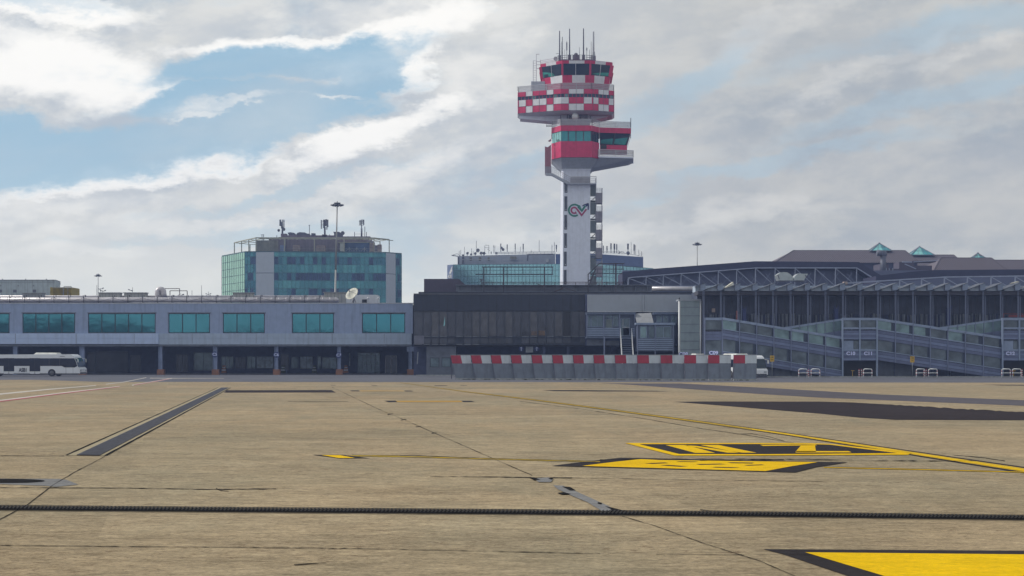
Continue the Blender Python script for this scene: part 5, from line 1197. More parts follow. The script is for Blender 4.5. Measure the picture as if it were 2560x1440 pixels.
def gantry(lb, posts, beams, x0):
    D = 228.6; t = thing('steel_gantry', P(x0, 733, D), lb, 'steel frame', 'bare steel frames on the pier head roof')
    for x, y0, y1, w in posts: mb = MB(); ln(mb, D, (x, y1), (x, y0), w); (mb.beam(P(x, y1, D), P(x, y1, D)+Vector((0, 0, .15)), .35) if y1 > 730 else None); mb.build('post', 'steel_dark', t)
    for a, b, w in beams: mb = MB(); ln(mb, D+.02, a, b, w); mb.build('beam', 'steel_dark', t)
gantry('left and wider of the bare dark steel frames on the pier head roof', [(1209.5, 667, 734, .16), (1259, 667.5, 734, .16), (1361, 667, 734, .16), (1381.5, 667, 687, .08), (1217, 668, 686, .06), (1226.5, 668, 686, .06), (1267.5, 668, 730, .06), (1307.5, 668, 686, .06), (1327.5, 668, 686, .06)],
       [((1205, 667.6), (1383.5, 667.6), .13), ((1189, 686), (1383, 686), .13), ((1189, 725), (1382, 725), .09)], 1280)
gantry('right steel frame with sloping braces on the pier head roof beside the tower', [(1470.5, 685, 734, .14), (1539.3, 658, 734, .18), (1556.5, 658, 673, .06), (1534, 660, 682, .06), (1494, 674, 683, .06)],
       [((1498, 659), (1561, 659), .13), ((1489, 672.5), (1560, 673), .09), ((1475, 683), (1556, 684), .11), ((1498, 659), (1470.5, 686), .15), ((1489, 672), (1473, 712), .18), ((1470, 703), (1478, 699), .2)], 1500)
mb = MB(); mb.cyl(P(1630, 722, 231), P(1733, 722, 231), .30, n=14); mb.sphere(P(1733, 722, 231), .30); tag(mb.build('silver_duct', 'pipe_metal'), 'short silver duct lying on the roof between girder and sawtooth canopy', 'duct')
mb = MB(); mb.cyl(P(1203, 711, 229), P(1203, 700, 229), .04, n=6); ln(mb, 229, (1199, 698), (1207, 700), .16); ln(mb, 229, (1200, 703), (1206, 702), .12); tag(mb.build('floodlight', 'antenna'), 'small twin floodlight beside the first gantry post', 'floodlight')
for x, c in ((1303, 'left of the grey notice'), (1342, 'right of the grey notice')):
    D = 229.; t = thing('round_sign', P(x, 872, D), 'round blue sign with white arrow '+c, 'sign', 'round blue arrow signs')
    mb = MB(); mb.cyl(P(x, 872, D), P(x, 872, D)+Vector((0, .08, 0)), .34, n=20); mb.build('plate', 'sign_blue', t)
    mb = MB(); bx(mb, D-.03, x-.7, x+.7, 870, 877, .03); pg(mb, D-.03, [(x-3, 870.8), (x, 866.8), (x+3, 870.8)], .03); mb.build('arrow', 'sign_text', t)
mb = MB(); bx(mb, 229, 1314.5, 1332.5, 864.5, 881, .1); nt_ = mb.build('notice_board', 'panel_grey'); tag(nt_, 'grey rectangular notice between the two round blue arrow signs', 'sign')
mb = MB()
for k in range(4): bx(mb, 228.96, 1317, 1330, 867.5+k*3.2, 868.3+k*3.2, .03)
mb.build('text_lines', 'steel_mid', nt_)

def annex():
    D = 224.; t = thing('annex_building', (X(1600, D), D, 0), 'white panelled annex with blue balustraded rooms and an outside stair', 'building')
    mb = MB(); bx(mb, D+2.5, 1469, 1605, 736.5, 778.5, .6); bx(mb, D+2.5, 1611.5, 1746, 736.5, 778.5, .6); bx(mb, D+2.45, 1605.4, 1611.1, 736.5, 778.5, .6); each(mb, 'white_panel', 'panel_grey', t)
    mb = MB(); bx(mb, D+2.4, 1468.6, 1700, 778.7, 779.8, .5); mb.build('flashing', 'white_paint', t)
    mb = MB(); mb.box(X(1466, D), X(1760, D), D+3.2, D+16, Z(864, D), Z(733, D)); mb.build('body', 'dark_wall', t)
    mb = MB(); mb.box(X(1466, D), X(1590, D), D, D+2.3, Z(786, D), Z(780.5, D)); mb.box(X(1634, D), X(1694, D), D, D+2.3, Z(786, D), Z(780.5, D)); mb.build('eaves', 'annex_blue', t)
    mb = MB(); bx(mb, D+.9, 1466.5, 1588, 786, 842, .1); bx(mb, D+.9, 1633, 1693, 786, 808, .1); mb.build('room_wall', 'annex_blue', t)
    for a, b, c, d, n, g in ((1469, 1477, 788, 817, 1, 'annex_glass'), (1478, 1508.5, 788, 817, 2, 'annex_glass'), (1514, 1531, 797, 820, 1, 'interior_dim'), (1532, 1546, 788, 816, 1, 'annex_glass'), (1514, 1531, 788, 796, 1, 'annex_glass'), (1641, 1655, 789, 806, 1, 'annex_glass'), (1657, 1671, 789, 806, 1, 'annex_glass'), (1678, 1691, 789, 806, 1, 'annex_glass')):
        window(t, D+.8, a, b, c, d, n, g, 'ramp_light', 1.0, .08, 'window', 0)
    window(t, D+.8, 1551, 1575, 795, 840, 1, 'annex_glass', 'ramp_light', 1.6, .08, 'balcony_door', 0)
    mb = MB(); bx(mb, D+.75, 1556, 1574, 817, 820, .1); bx(mb, D+.75, 1556, 1558.5, 798, 816, .1); bx(mb, D+.85, 1558, 1574, 820, 838, .05); mb.build('door_rail', 'panel_grey', t)
    mb = MB()
    for x0, x1 in ((1466.5, 1509), (1509, 1548), (1577, 1588)):
        for k in range(5): bx(mb, D+.02, x0, x1, 820.5+k*4.2, 822.9+k*4.2, .06)
    mb.build('balustrade', 'ramp_light', t)
    mb = MB()
    for x in (1467, 1509.5, 1549, 1587): bx(mb, D-.02, x-1, x+1.4, 786, 842, .14)
    bx(mb, D-.02, 1509, 1512.5, 842, 942, .2); mb.build('post', 'pier_post', t)
    mb = MB(); mb.box(X(1466, D), X(1588, D), D, D+3, Z(845.5, D), Z(842, D)); mb.build('balcony_floor', 'annex_blue', t)
    mb = MB(); bx(mb, D+.8, 1467.5, 1509, 848.5, 863.5, .15); bx(mb, D+.9, 1513, 1548, 852, 863.5, .15); mb.build('lower_panel', 'mid_wall', t)
    # stair towards the apron
    mb = MB(); top = Z(842, D); n = 17
    for k in range(n):
        z = top*(1-(k+1)/(n+1)); y = D-.28*(k+1); mb.box(X(1553, D), X(1577, D), y, y+.24, z, z+.05)
    each(mb, 'stair_tread', 'ramp_light', t)
    for xx in (1551, 1579):
        mb = MB(); x = X(xx, D); ye = D-.28*n
        mb.beam((x, D, top), (x, ye, .1), .06, .22); mb.beam((x, D, top+1.05), (x, ye, 1.15), .06); mb.beam((x, D, top+.55), (x, ye, .65), .04)
        for k in range(6): f = k/5; mb.beam((x, D+(ye-D)*f, top+(.1-top)*f), (x, D+(ye-D)*f, top+(.1-top)*f+1.05), .06)
        mb.build('stair_rail', 'white_paint', t)
    # awning and projecting lower room
    a = [P(1587, 784, D+.6), P(1628, 782, D+.6), P(1634, 807, D-1.2), P(1592, 807, D-1.2)]
    mb = MB(); mb.prism([tuple(p) for p in a], [(p.x, p.y, p.z-.08) for p in a]); mb.build('awning', 'awning', t)
    Dp = D-2.2
    mb = MB(); mb.box(X(1589, Dp), X(1688, Dp), Dp-.3, D+.6, Z(812, Dp), Z(807, Dp)); mb.build('porch_roof', 'ramp_light', t)
    mb = MB(); wall_open(mb, Dp, 1593, 1686, 812, 878, .15, [(1600, 1617, 816, 845), (1621, 1636, 816, 845), (1640, 1678, 816, 845)]); mb.box(X(1593, Dp), X(1686, Dp), Dp+.2, D+.7, Z(878, Dp), Z(812.2, Dp)); mb.build('porch_wall', 'annex_blue', t)
    window(t, Dp-.1, 1600, 1617, 816, 845, 1, 'ramp_glass', 'ramp_light', 1.0, .1, 'window', 0.02); window(t, Dp-.1, 1621, 1636, 816, 845, 1, 'annex_glass', 'annex_blue', 1, .1, 'window', 0.02); window(t, Dp-.1, 1640, 1678, 816, 845, 2, 'annex_glass', 'ramp_light', 1.1, .1, 'window', .02)
    mb = MB()
    for k in range(6): bx(mb, Dp-.15, 1593, 1684, 847+k*5.1, 850+k*5.1, .06)
    mb.build('balustrade', 'ramp_light', t)
    mb = MB()
    for x in (1594, 1638, 1683): bx(mb, Dp-.2, x-1, x+1.2, 812, 943, .16)
    mb.build('post', 'pier_post', t)
annex()
def clad_shaft():
    D = 219.; t = thing('lift_shaft', (X(1725, D), D, 0), 'tall ribbed grey metal shaft with white edge pipes between annex and ramps', 'shaft')
    mb = MB(); bx(mb, D, 1701, 1749, 752.5, 941, 3); mb.build('cladding', 'shaft_clad', t)
    mb = MB()
    for k in range(9): bx(mb, D-.05, 1701, 1749, 767.5+k*21.2, 768.7+k*21.2, .06)
    mb.build('panel_joint', 'steel_mid', t)
    mb = MB(); bx(mb, D-.12, 1696.5, 1753.5, 748, 752, 3.3); mb.build('cap', 'panel_grey', t)
    for x, r in ((1698.6, .13), (1751.4, .10)): mb = MB(); mb.cyl((X(x, D), D+.05, 0), (X(x, D), D+.05, Z(752, D)), r, n=10); mb.build('edge_pipe', 'white_paint', t)
    mb = MB(); mb.sphere(P(1698, 746.8, D), .1, sz=1.6); mb.build('lamp', 'black', t)
clad_shaft()

# ------------------------------------------------------------------ long pier with sawtooth canopy and ramps
def pier():
    D = 216.; t = thing('pier_building', (X(2150, D), D, 0), 'long dark pier under a sawtooth canopy, right of the ribbed shaft', 'terminal')
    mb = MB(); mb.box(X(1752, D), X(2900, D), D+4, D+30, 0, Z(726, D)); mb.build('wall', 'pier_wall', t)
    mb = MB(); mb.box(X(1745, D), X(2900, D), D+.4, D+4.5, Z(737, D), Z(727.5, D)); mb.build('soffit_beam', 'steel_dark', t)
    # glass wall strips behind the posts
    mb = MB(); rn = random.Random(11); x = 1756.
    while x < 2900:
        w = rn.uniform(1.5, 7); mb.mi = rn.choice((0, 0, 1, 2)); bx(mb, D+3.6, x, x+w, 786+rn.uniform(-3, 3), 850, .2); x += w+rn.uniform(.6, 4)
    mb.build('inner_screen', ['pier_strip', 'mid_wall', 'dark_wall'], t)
    mb = MB(); bx(mb, D+3.5, 1760, 1900, 815, 816, .1)
    x = 1756
    while x < 2900: bx(mb, D+3.4, x, x+1, 738, 830, .12); x += 14.6
    mb.build('wall_mullion', 'steel_dark', t)
    mb = MB(); bx(mb, D+3.3, 1780, 1788, 771, 780.5, .2); mb.build('notice', 'brown_box', t)
    # sawtooth fins
    k = 0; x = 1763.8
    while x < 2780:
        xr = x; mb = MB(); f = MB(); last = k == 0
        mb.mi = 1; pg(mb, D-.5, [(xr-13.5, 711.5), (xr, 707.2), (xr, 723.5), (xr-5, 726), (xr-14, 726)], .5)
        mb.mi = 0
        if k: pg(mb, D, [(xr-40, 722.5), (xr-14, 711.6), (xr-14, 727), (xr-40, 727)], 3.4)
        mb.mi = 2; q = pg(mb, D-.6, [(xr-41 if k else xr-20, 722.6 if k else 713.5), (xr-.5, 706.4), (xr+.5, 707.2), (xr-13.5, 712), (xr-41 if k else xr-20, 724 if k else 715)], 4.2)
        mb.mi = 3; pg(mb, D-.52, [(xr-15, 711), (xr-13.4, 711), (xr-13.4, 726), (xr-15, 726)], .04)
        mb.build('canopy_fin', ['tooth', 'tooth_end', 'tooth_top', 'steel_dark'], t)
        pp = MB()
        for dx, w in ((-6, .07), (-2.4, .07), (5.2, .09)):
            if dx < 0 or k: pp.beam((X(xr+dx, D), D+.6+dx*.08, 0), (X(xr+dx, D), D+.6+dx*.08, Z(727, D)), w)
        pp.build('post_group', 'pier_post', t); x += 43.55 if x < 2010 else 43.85; k += 1
    mb = MB(); mb.box(X(1745, D), X(2900, D), D+3, D+6.5, Z(727, D), Z(712, D)); mb.build('canopy_back', 'tooth', t)
    mb = MB(); pg(mb, D+.6, [(1813, 719), (1833, 704.5), (1834, 712), (1815, 727)], 2.0); pg(mb, D+2.0, [(2528, 708), (2545, 703), (2549, 705), (2531, 709)], .8); each(mb, 'canopy_sheet', 'sheet_cream', t)
    mb = MB(); bx(mb, D+1.0, 2110, 2119, 704, 711, 1); mb.build('roof_box', 'brown_box', t)
    # details: red column, blue machines
    mb = MB(); bx(mb, D+1.0, 1841, 1845.5, 777, 827, .5); mb.build('red_duct', 'red_duct', t)
    for x in (1861, 2091, 2373): mb = MB(); bx(mb, D+1.4, x-4.5, x+4.5, 772, 812, .8); ln(mb, D+1.3, (x-6, 770), (x+6, 770), .08); ln(mb, D+1.3, (x-5, 764), (x-5, 772), .06); ln(mb, D+1.3, (x+5, 764), (x+5, 772), .06); mb.build('blue_unit', 'sign_blue', t)
    mb = MB(); bx(mb, D+1.2, 2506, 2565, 783.5, 785, .1); bx(mb, D+1.2, 2508, 2510, 783, 795, .1); bx(mb, D+1.2, 2522, 2565, 787, 793, .1); bx(mb, D+1.0, 2552, 2570, 801, 806, .1); mb.build('red_frame', 'red_light', t)
pier()

# enclosed ramps in front of the pier
def shear_rail(mb, D, a, b, t0, t1, dep=.1, tk=0):
    """sloping band: a,b = (px, y of ramp top line); t0,t1 rows below it at each end"""
    (xa, ya), (xb, yb) = a, b
    pg(mb, D, [(xa, ya+t0), (xb, yb+t0), (xb, yb+t1), (xa, ya+t1)], dep)
def ramp_run(D, x0, y0, x1, y1, lb, posts, levels, last_drop=0):
    t = thing('ramp_enclosure', (X((x0+x1)/2, D), D, 0), lb, 'ramp', 'sloping glazed ramps of the pier')
    a, b = (x0, y0), (x1, y1)
    for kind, t0, t1 in levels:
        xb, yb = x1, y1
        if y1+t0 > 940:      # the band runs into the ground before the end
            f = (940-t0-y0)/(y1-y0); xb, yb = x0+(x1-x0)*f, y0+(y1-y0)*f
        mb = MB()
        if kind == 'band':
            h = (t1-t0)/3
            for k in range(3): mb.mi = k % 2; shear_rail(mb, D-.06-.03*(k % 2), a, (xb, yb), t0+k*h+.8, t0+(k+1)*h, .12)  # every other slat paler: slat shading put into the colour
            mb.mi = 2
            shear_rail(mb, D+.1, a, (xb, yb), t0, t1, .05); mb.build('louvre_band', ['ramp_band', 'ramp_slat_lit', 'ramp_gap'], t)
        elif kind == 'rail': shear_rail(mb, D-.12, a, (xb, yb), t0, t1, .25); mb.build('top_rail', 'ramp_light', t)
        elif kind == 'trim': shear_rail(mb, D-.14, a, (xb, yb), t0, t1, .2); mb.build('trim', 'ramp_light', t)
        else:
            rn = random.Random(int(x0+t0)); e = [x0]+[p for p in posts if p < xb]+[xb]
            for p, q in zip(e, e[1:]):
                s = q-(q-p)*rn.uniform(.10, .30); yy = lambda x: y0+(y1-y0)*(x-x0)/(x1-x0)
                mb.mi = rn.choice((0, 0, 1)); shear_rail(mb, D+.05, (p, yy(p)), (s, yy(s)), t0, t1, .06); mb.mi = 2; shear_rail(mb, D+.06, (s, yy(s)), (q, yy(q)), t0, t1, .06)
            mb.build('glazing', ['ramp_glass', 'ramp_glass_dim', 'ramp_gap'] if kind == 'glass' else ['ramp_glass_dim', 'ramp_glass_dim', 'ramp_gap'], t)
    for i, x in enumerate(posts):
        y = y0+(y1-y0)*(x-x0)/(x1-x0); mb = MB(); yb = min(y+levels[-1][2], 942); bx(mb, D-.2, x-1.1, x+1.1, y+1, yb, .22); mb.build('post', 'pier_post', t)
    mb = MB(); p = [(X(x0, D), D+.3, Z(y0+28, D)), (X(x1, D), D+.3, Z(y1+28, D)), (X(x1, D), D+2.4, Z(y1+28, D)), (X(x0, D), D+2.4, Z(y0+28, D))]; mb.prism([(a_, b_, max(.05, c-.3)) for a_, b_, c in p], [(a_, b_, max(.1, c)) for a_, b_, c in p]); mb.build('ramp_deck', 'steel_dark', t)
LV = [('rail', 0, 6), ('glass', 6.5, 27), ('trim', 27, 29.5), ('band', 30, 50), ('dim', 51, 78), ('trim', 78, 80), ('band', 80, 104)]
D0 = 212.5
ramp_run(D0, 1807, 793.5, 2106, 842, 'nearer ramp sloping down from the ribbed shaft to gates C10 and C11', [1849, 1892, 1935, 1978, 2021, 2064], [('rail', 0, 6), ('glass', 6.5, 28), ('trim', 28, 30), ('band', 30.5, 53), ('dim', 54, 84), ('trim', 84, 86), ('band', 86, 105)])
ramp_run(D0, 2195, 795, 2506, 842, 'long ramp sloping down from the C11 gate block towards the C12 gate', [2239, 2283, 2326, 2370, 2414, 2459], [('rail', 0, 6), ('glass', 6.5, 27), ('trim', 27, 30), ('band', 30.5, 54), ('dim', 55, 80), ('trim', 80, 82), ('band', 82.5, 105)])
def back_ramp(x0, y0, x1, y1, lb):
    D = D0+2.6; t = thing('ramp_enclosure', (X((x0+x1)/2, D), D, 0), lb, 'ramp', 'sloping glazed ramps of the pier'); a, b = (x0, y0), (x1, y1)
    mb = MB(); shear_rail(mb, D-.1, a, b, 0, 5, .2); mb.build('top_rail', 'ramp_light', t)
    mb = MB(); shear_rail(mb, D, a, b, 5, 30, .08); mb.build('glazing', 'ramp_glass', t)
    mb = MB(); shear_rail(mb, D-.05, a, b, 30, 55, .14); mb.build('louvre_band', 'ramp_band', t)
    n = int((x1-x0)/21)
    for k in range(n+1): x = x0+(x1-x0)*k/n; y = y0+(y1-y0)*k/n; mb = MB(); bx(mb, D-.16, x-.7, x+.7, y+1, y+50, .12); mb.build('post', 'pier_post', t)
back_ramp(1935, 822, 2106, 796, 'short rear ramp rising behind the nearer ramp up to the C10 block'); back_ramp(2350, 818, 2505, 796, 'short rear ramp rising behind the long ramp up to the C12 block')
def block(x0, x1, cols, lb, signs, yr=794.5, op=901, nm='gate_block'):
    D = D0-.3; t = thing(nm, (X((x0+x1)/2, D), D, 0), lb, 'gate block', 'flat gate blocks between the ramps')
    mb = MB(); bx(mb, D-.15, x0, x1, yr, yr+6, .35); bx(mb, D-.1, x0, x1, yr+24, yr+28.5, .3); mb.build('top_rail', 'ramp_light', t)
    mb = MB()
    for k in range(4): mb.mi = k % 2; bx(mb, D-.06-.04*(k % 2), x0, x1, yr+32+k*5.6, yr+37+k*5.6, .12)  # louvre shading painted by paler alternate slats
    for k in range(4): mb.mi = k % 2; bx(mb, D-.06-.04*(k % 2), x0, x1, 877+k*6.1, 882.7+k*6.1, .12)
    mb.mi = 2
    bx(mb, D+.1, x0, x1, yr+31, yr+55, .05); bx(mb, D+.1, x0, x1, 877, op, .05)
    mb.build('louvre_band', ['ramp_band', 'ramp_slat_lit', 'ramp_gap'], t)
    mb = MB(); bx(mb, D+.1, x0, x1, yr+6.3, yr+24, .06); mb.build('glazing', 'ramp_glass_dim', t)
    mb = MB(); mb.mi = 0
    for i, (a, b) in enumerate(zip(cols, cols[1:])): 
        mb.mi = 0 if i == 0 else 1; bx(mb, D+.1, a+1, a+(b-a)*.62, yr+57, 873, .06); mb.mi = 1; bx(mb, D+.12, a+(b-a)*.64, b-1, yr+57, 873, .06)
    mb.build('panel', ['ramp_light', 'ramp_glass_dim'], t)
    mb = MB(); bx(mb, D-.1, x0, x1, 873, 877, .3); mb.build('trim', 'ramp_light', t)
    mb = MB(); mb.box(X(x0, D), X(x1, D), D+.4, D+2.6, Z(op, D), Z(op-2, D)); bx(mb, D+2.0, x0, x1, op, 943, .3); mb.build('opening', 'black', t)
    for x in cols: mb = MB(); bx(mb, D-.22, x-1.8, x+1.8, yr, op if x in (cols[1:-1]) else 943, .24); mb.build('post', 'ramp_light' if len(cols) > 2 else 'pier_post', t)
    mb = MB(); bx(mb, D+.9, (x0+x1)/2-22, (x0+x1)/2-14, 926, 927.3, .1); bx(mb, D+.9, (x0+x1)/2-19, (x0+x1)/2-18, 927, 942, .1); mb.build('stanchion', 'yellow_sign', t)
    for s, x in signs: text(s, .56, P(x, 884, D-.32), FRONT, 'gate_letters', 'lettering', t, .02, .025, 1.12)
block(2106, 2194, (2107, 2150, 2193), 'gate block lettered C10 and C11 between the two front ramps', (('C10', 2127), ('C11', 2171)))
block(2506, 2600, (2507, 2549, 2593), 'gate block lettered C12 at the right edge', (('C12', 2526),))
def landing():
    D = D0+.2; t = thing('ramp_landing', (X(1785, D), D, 0), 'level glazed landing beside the ribbed shaft at the head of the first ramp', 'gate block')
    x0, x1 = 1761, 1807; mb = MB(); bx(mb, D-.12, x0, x1, 794, 800.5, .3); mb.build('top_rail', 'ramp_light', t)
    mb = MB(); bx(mb, D+.1, x0, x1, 800.8, 824, .06); bx(mb, D+.1, x0, x1, 851, 941, .06); mb.build('glazing', 'ramp_glass_dim', t)
    mb = MB(); bx(mb, D-.05, x0, x1, 824.5, 827.5, .2); mb.build('trim', 'black', t)
    mb = MB()
    for k in range(3): bx(mb, D-.08, x0, x1, 829+k*7.3, 835.6+k*7.3, .12)
    mb.build('louvre_band', 'ramp_band', t)
    for x in (1762, 1806): mb = MB(); bx(mb, D-.2, x-1.5, x+1.5, 794, 942, .22); mb.build('post', 'pier_post', t)
landing()
mb = MB(); bx(mb, D0+.6, 1806, 2106, 878, 941, .1); mb.build('lower_wall', 'mid_wall', r1 := thing('under_ramp_wall', (X(1950, D0+.6), D0+.6, 0), 'grey panelled wall standing under the nearer ramp', 'wall'))
mb = MB()
for x in range(1849, 2106, 43): bx(mb, D0+.5, x-.6, x+.6, 880, 941, .1)
mb.build('panel_joint', 'dark_wall', r1)
mb = MB(); bx(mb, D0+1.6, 2194, 2300, 895, 942, .1); mb.build('lower_wall', 'mid_wall', r2 := thing('under_ramp_wall', (X(2250, D0+1.6), D0+1.6, 0), 'dim grey wall under the long ramp, right of the C11 gate', 'wall'))
mb = MB()
for x in (2236, 2280): bx(mb, D0+1.5, x-.6, x+.6, 897, 942, .1)
mb.build('panel_joint', 'dark_wall', r2)
for s, x, y, c in (('C08', 1708.5, 885.6, 'C08 gate sign peeping over the checker fence at the ribbed shaft'), ('C09', 1784, 882.5, 'C09 gate sign just above the white bus roof')):
    D = 211.6; t = thing('gate_sign', P(x, y, D), c, 'sign', 'gate signs low on the pier'); mb = MB(); bx(mb, D, x-12, x+12, y-4.5, y+6, .1); mb.build('plate', 'sign_blue', t); text(s, .58, P(x, y, D-.03), FRONT, 'gate_letters', 'lettering', t, .02, .02, 1.1)
# kerb strip at the pier foot
mb = MB(); D = 211.; mb.box(X(1920, D), X(2760, D), D-.2, D+.6, 0, .13); kk = mb.build('kerb', 'concrete_kerb'); kk['kind'] = 'structure'
mb = MB(); mb.box(X(1040, 227), X(1920, 227), 226.5, 227, 0, .13); kk = mb.build('kerb', 'concrete_kerb'); kk['kind'] = 'structure'

# ------------------------------------------------------------------ big hall behind the pier
def hall():
    t = thing('hall_building', (X(1900, 280), 280, 0), 'large hall with dark sloping roof fascia and white external truss behind the pier', 'hall')
    D = 282.
    mb = MB(); top = [(1556, 684), (1558, 679), (1633, 672), (1760, 662), (1888, 653), (2147, 655), (2200, 676), (2200, 715), (2000, 700), (1889, 669), (1560, 694)]
    pg(mb, D, [(1556, 680), (1633, 672), (1888, 653), (2147, 655), (2205, 690), (2205, 720), (2185, 703), (2142, 670), (1889, 669.5), (1572, 693.5), (1556, 712)], 12); mb.build('roof_fascia', 'hall_dark', t)
    mb = MB(); bx(mb, D+4, 1556, 2560, 676, 740, 1); mb.build('glazed_wall', 'hall_wall', t)
    mb = MB(); mb.box(X(1556, D), X(2560, D), D+5.2, D+60, 0, Z(705, D)); mb.build('body', 'hall_dark', t)
    # white truss in front
    Dt = 278.
    xs = [1572, 1615.6, 1658.6, 1703, 1749, 1796, 1842, 1889, 1938, 1988, 2038, 2089, 2142]
    ty = lambda x: 694-(x-1572)*(24.2/317.) if x < 1889 else 669.8
    mb = MB()
    for a, b in zip(xs, xs[1:]): ln(mb, Dt, (a, ty(a)), (b, ty(b)), .15)
    ln(mb, Dt, (2142, 670), (2196, 703), .15); ln(mb, Dt, (1571, 694), (1569, 712), .15)
    ln(mb, Dt, (1572, 716), (2200, 716), .2)
    mb.build('truss_chord', 'truss', t)
    for i, x in enumerate(xs):
        mb = MB(); ln(mb, Dt, (x, ty(x)), (x-1, 716), .11)
        if i < len(xs)-1: n = xs[i+1]; ln(mb, Dt, (x+1, ty(x)+2), (n, 716 if i > 3 else 712), .09)
        mb.build('truss_web', 'truss', t)
    mb = MB(); rn = random.Random(2)
    for k in range(16): x = 1600+k*34; ln(mb, Dt+3, (x, 714), (x+20, 690-(k > 8)*8), .07); ln(mb, Dt+3, (x+34, 714), (x+8, 692-(k > 8)*8), .07)
    mb.build('inner_brace', 'pier_post', t)
hall()
def hall2():
    t = thing('hall_building', (X(2400, 268), 268, 0), 'second dark roofed hall with white truss at the right edge behind the pier', 'hall')
    D = 270.
    mb = MB(); pg(mb, D, [(2190, 690), (2280, 679), (2340, 675), (2760, 672), (2760, 720), (2190, 720)], 10); mb.build('roof_fascia', 'hall_dark', t)
    mb = MB(); pg(mb, D-.4, [(2140, 712), (2250, 703), (2364, 695.5), (2760, 689), (2760, 740), (2140, 740)], .3); mb.build('glazed_wall', 'hall_wall', t)
    Dt = 266.; pts = [(2112, 708), (2249, 699.5), (2363, 692.7), (2560, 690), (2760, 687.5)]
    mb = MB()
    for a, b in zip(pts, pts[1:]): ln(mb, Dt, a, b, .2)
    mb.build('truss_chord', 'truss', t)
    def ty(x):
        for a, b in zip(pts, pts[1:]):
            if x <= b[0]: return a[1]+(b[1]-a[1])*(x-a[0])/(b[0]-a[0])
    xs = [2192, 2249, 2304, 2361, 2418.6, 2477.6, 2538, 2598, 2660]
    for i, x in enumerate(xs):
        mb = MB(); ln(mb, Dt, (x, ty(x)), (x, 722), .16)
        if i < len(xs)-1: ln(mb, Dt, (x, ty(x)+1), (xs[i+1], 727), .12)
        mb.build('truss_web', 'truss', t)
hall2()
def hip(name, D, dep, x0, x1, r0, r1, yb, yt, lb, x1b=None):
    """hipped standing seam roof: eave x0..x1 at yb, ridge r0..r1 at yt"""
    t = thing(name, (X((x0+x1)/2, D), D, 0), lb, 'hall', 'brown roofed halls far right')
    e = [P(x0, yb, D), P(x1, yb, D)]; Dr = D+dep/2; r = [Vector((X(r0, D), Dr, Z(yt, D)+0)), Vector((X(r1, D), Dr, Z(yt, D)))]
    k = Dr/D; r = [P(r0, yt, Dr), P(r1, yt, Dr)]; bk = [Vector((p.x, D+dep, p.z)) for p in e]
    mb = MB(); mb.face([e[0], e[1], r[1], r[0]]); mb.face([e[1], bk[1], r[1]]); mb.face([bk[0], e[0], r[0]]); mb.face([bk[1], bk[0], r[0], r[1]]); o = mb.build('roof', 'brown_roof', t)
    mb = MB(); n = int((x1-x0)/5.2)
    for i in range(1, n):
        x = x0+(x1-x0)*i/n; a = P(x, yb, D)
        # seams run straight up the slope until they meet a hip
        f = 1.
        fx = a.x
        if fx < r[0].x: f = (fx-e[0].x)/max(.01, r[0].x-e[0].x)
        elif fx > r[1].x: f = (e[1].x-fx)/max(.01, e[1].x-r[1].x)
        b = Vector((fx, D+(Dr-D)*f, e[0].z+(r[0].z-e[0].z)*f)); mb.beam(a+Vector((0, -.03, .03)), b+Vector((0, -.03, .03)), .16, .10)
    mb.build('standing_seam', 'brown_ridge', o)
    mb = MB()
    for a, b in ((e[0], r[0]), (e[1], r[1]), (r[0], r[1])): mb.beam(a, b, .22)
    mb.build('ridge_cap', 'brown_ridge', o)
    mb = MB(); mb.box(e[0].x+.5, e[1].x-.5, D+.5, D+dep, 0, e[0].z); mb.build('wall', 'hall_dark', t)
    return t
def pyramid(xa, ya, xl, xr, yb, D, lb):
    t = thing('glass_pyramid', P(xa, yb, D), lb, 'skylight', 'glass pyramid skylights'); a = P(xl, yb, D); b = P(xr, yb, D); w = b.x-a.x; c = Vector((P(xa, yb, D).x, D+w/2, Z(ya, D)))
    q = [a, b, b+Vector((0, w, 0)), a+Vector((0, w, 0))]; q = [Vector((p.x, p.y, p.z)) for p in q]
    mb = MB()
    for i in range(4): mb.face([q[i], q[(i+1) % 4], c])
    h = Vector((P(xa, yb, D).x+w*.06, q[0].y, q[0].z)); mb.mi = 1; o_ = Vector((0, -.03, .0)); mb.face([q[0].lerp(q[1], .1)+o_, h+o_, c+o_])  # sheen of the left side painted as a paler triangle on the front
    mb.build('glazing', ['sky_glass', 'sky_glass_sheen'], t)
    mb = MB()
    for i in range(4): mb.beam(q[i], c, .2); mb.beam(q[i], q[(i+1) % 4], .2)
    for f in (.3, .62, .8): mb.beam(a.lerp(b, f)+Vector((0, -.04, 0)), a.lerp(b, f).lerp(c, 1-abs(f-.5)*1.2 if f != .5 else 1)+Vector((0, -.04, 0)), .07)
    for f in (.5,): mb.beam(a.lerp(c, f)+Vector((0, -.05, 0)), b.lerp(c, f)+Vector((0, -.05, 0)), .07)
    mb.sphere(c, .22, 8, 6); mb.build('frame', 'steel_mid', t)
hip('brown_roof_hall', 400, 30, 1936, 2300, 1983.6, 2262, 657, 626.5, 'largest brown seamed hip roof, rising behind the dark hall fascia')
hip('brown_roof_hall', 440, 30, 2250, 2420, 2290, 2384, 668, 637.5, 'middle brown roof under the central glass pyramid')
hip('brown_roof_hall', 370, 24, 2335, 2520, 2352, 2478, 676, 645, 'nearest brown hip roof, right of the dark gap')
hip('brown_roof_hall', 410, 24, 2460, 2900, 2486, 2800, 680, 650.5, 'low brown roof running off the right edge')
pyramid(2204, 606.5, 2177, 2231, 627, 412, 'leftmost and tallest teal glass pyramid on the brown roofs')
pyramid(2306, 615, 2276, 2337, 637.5, 452, 'middle teal glass pyramid, the widest of three')
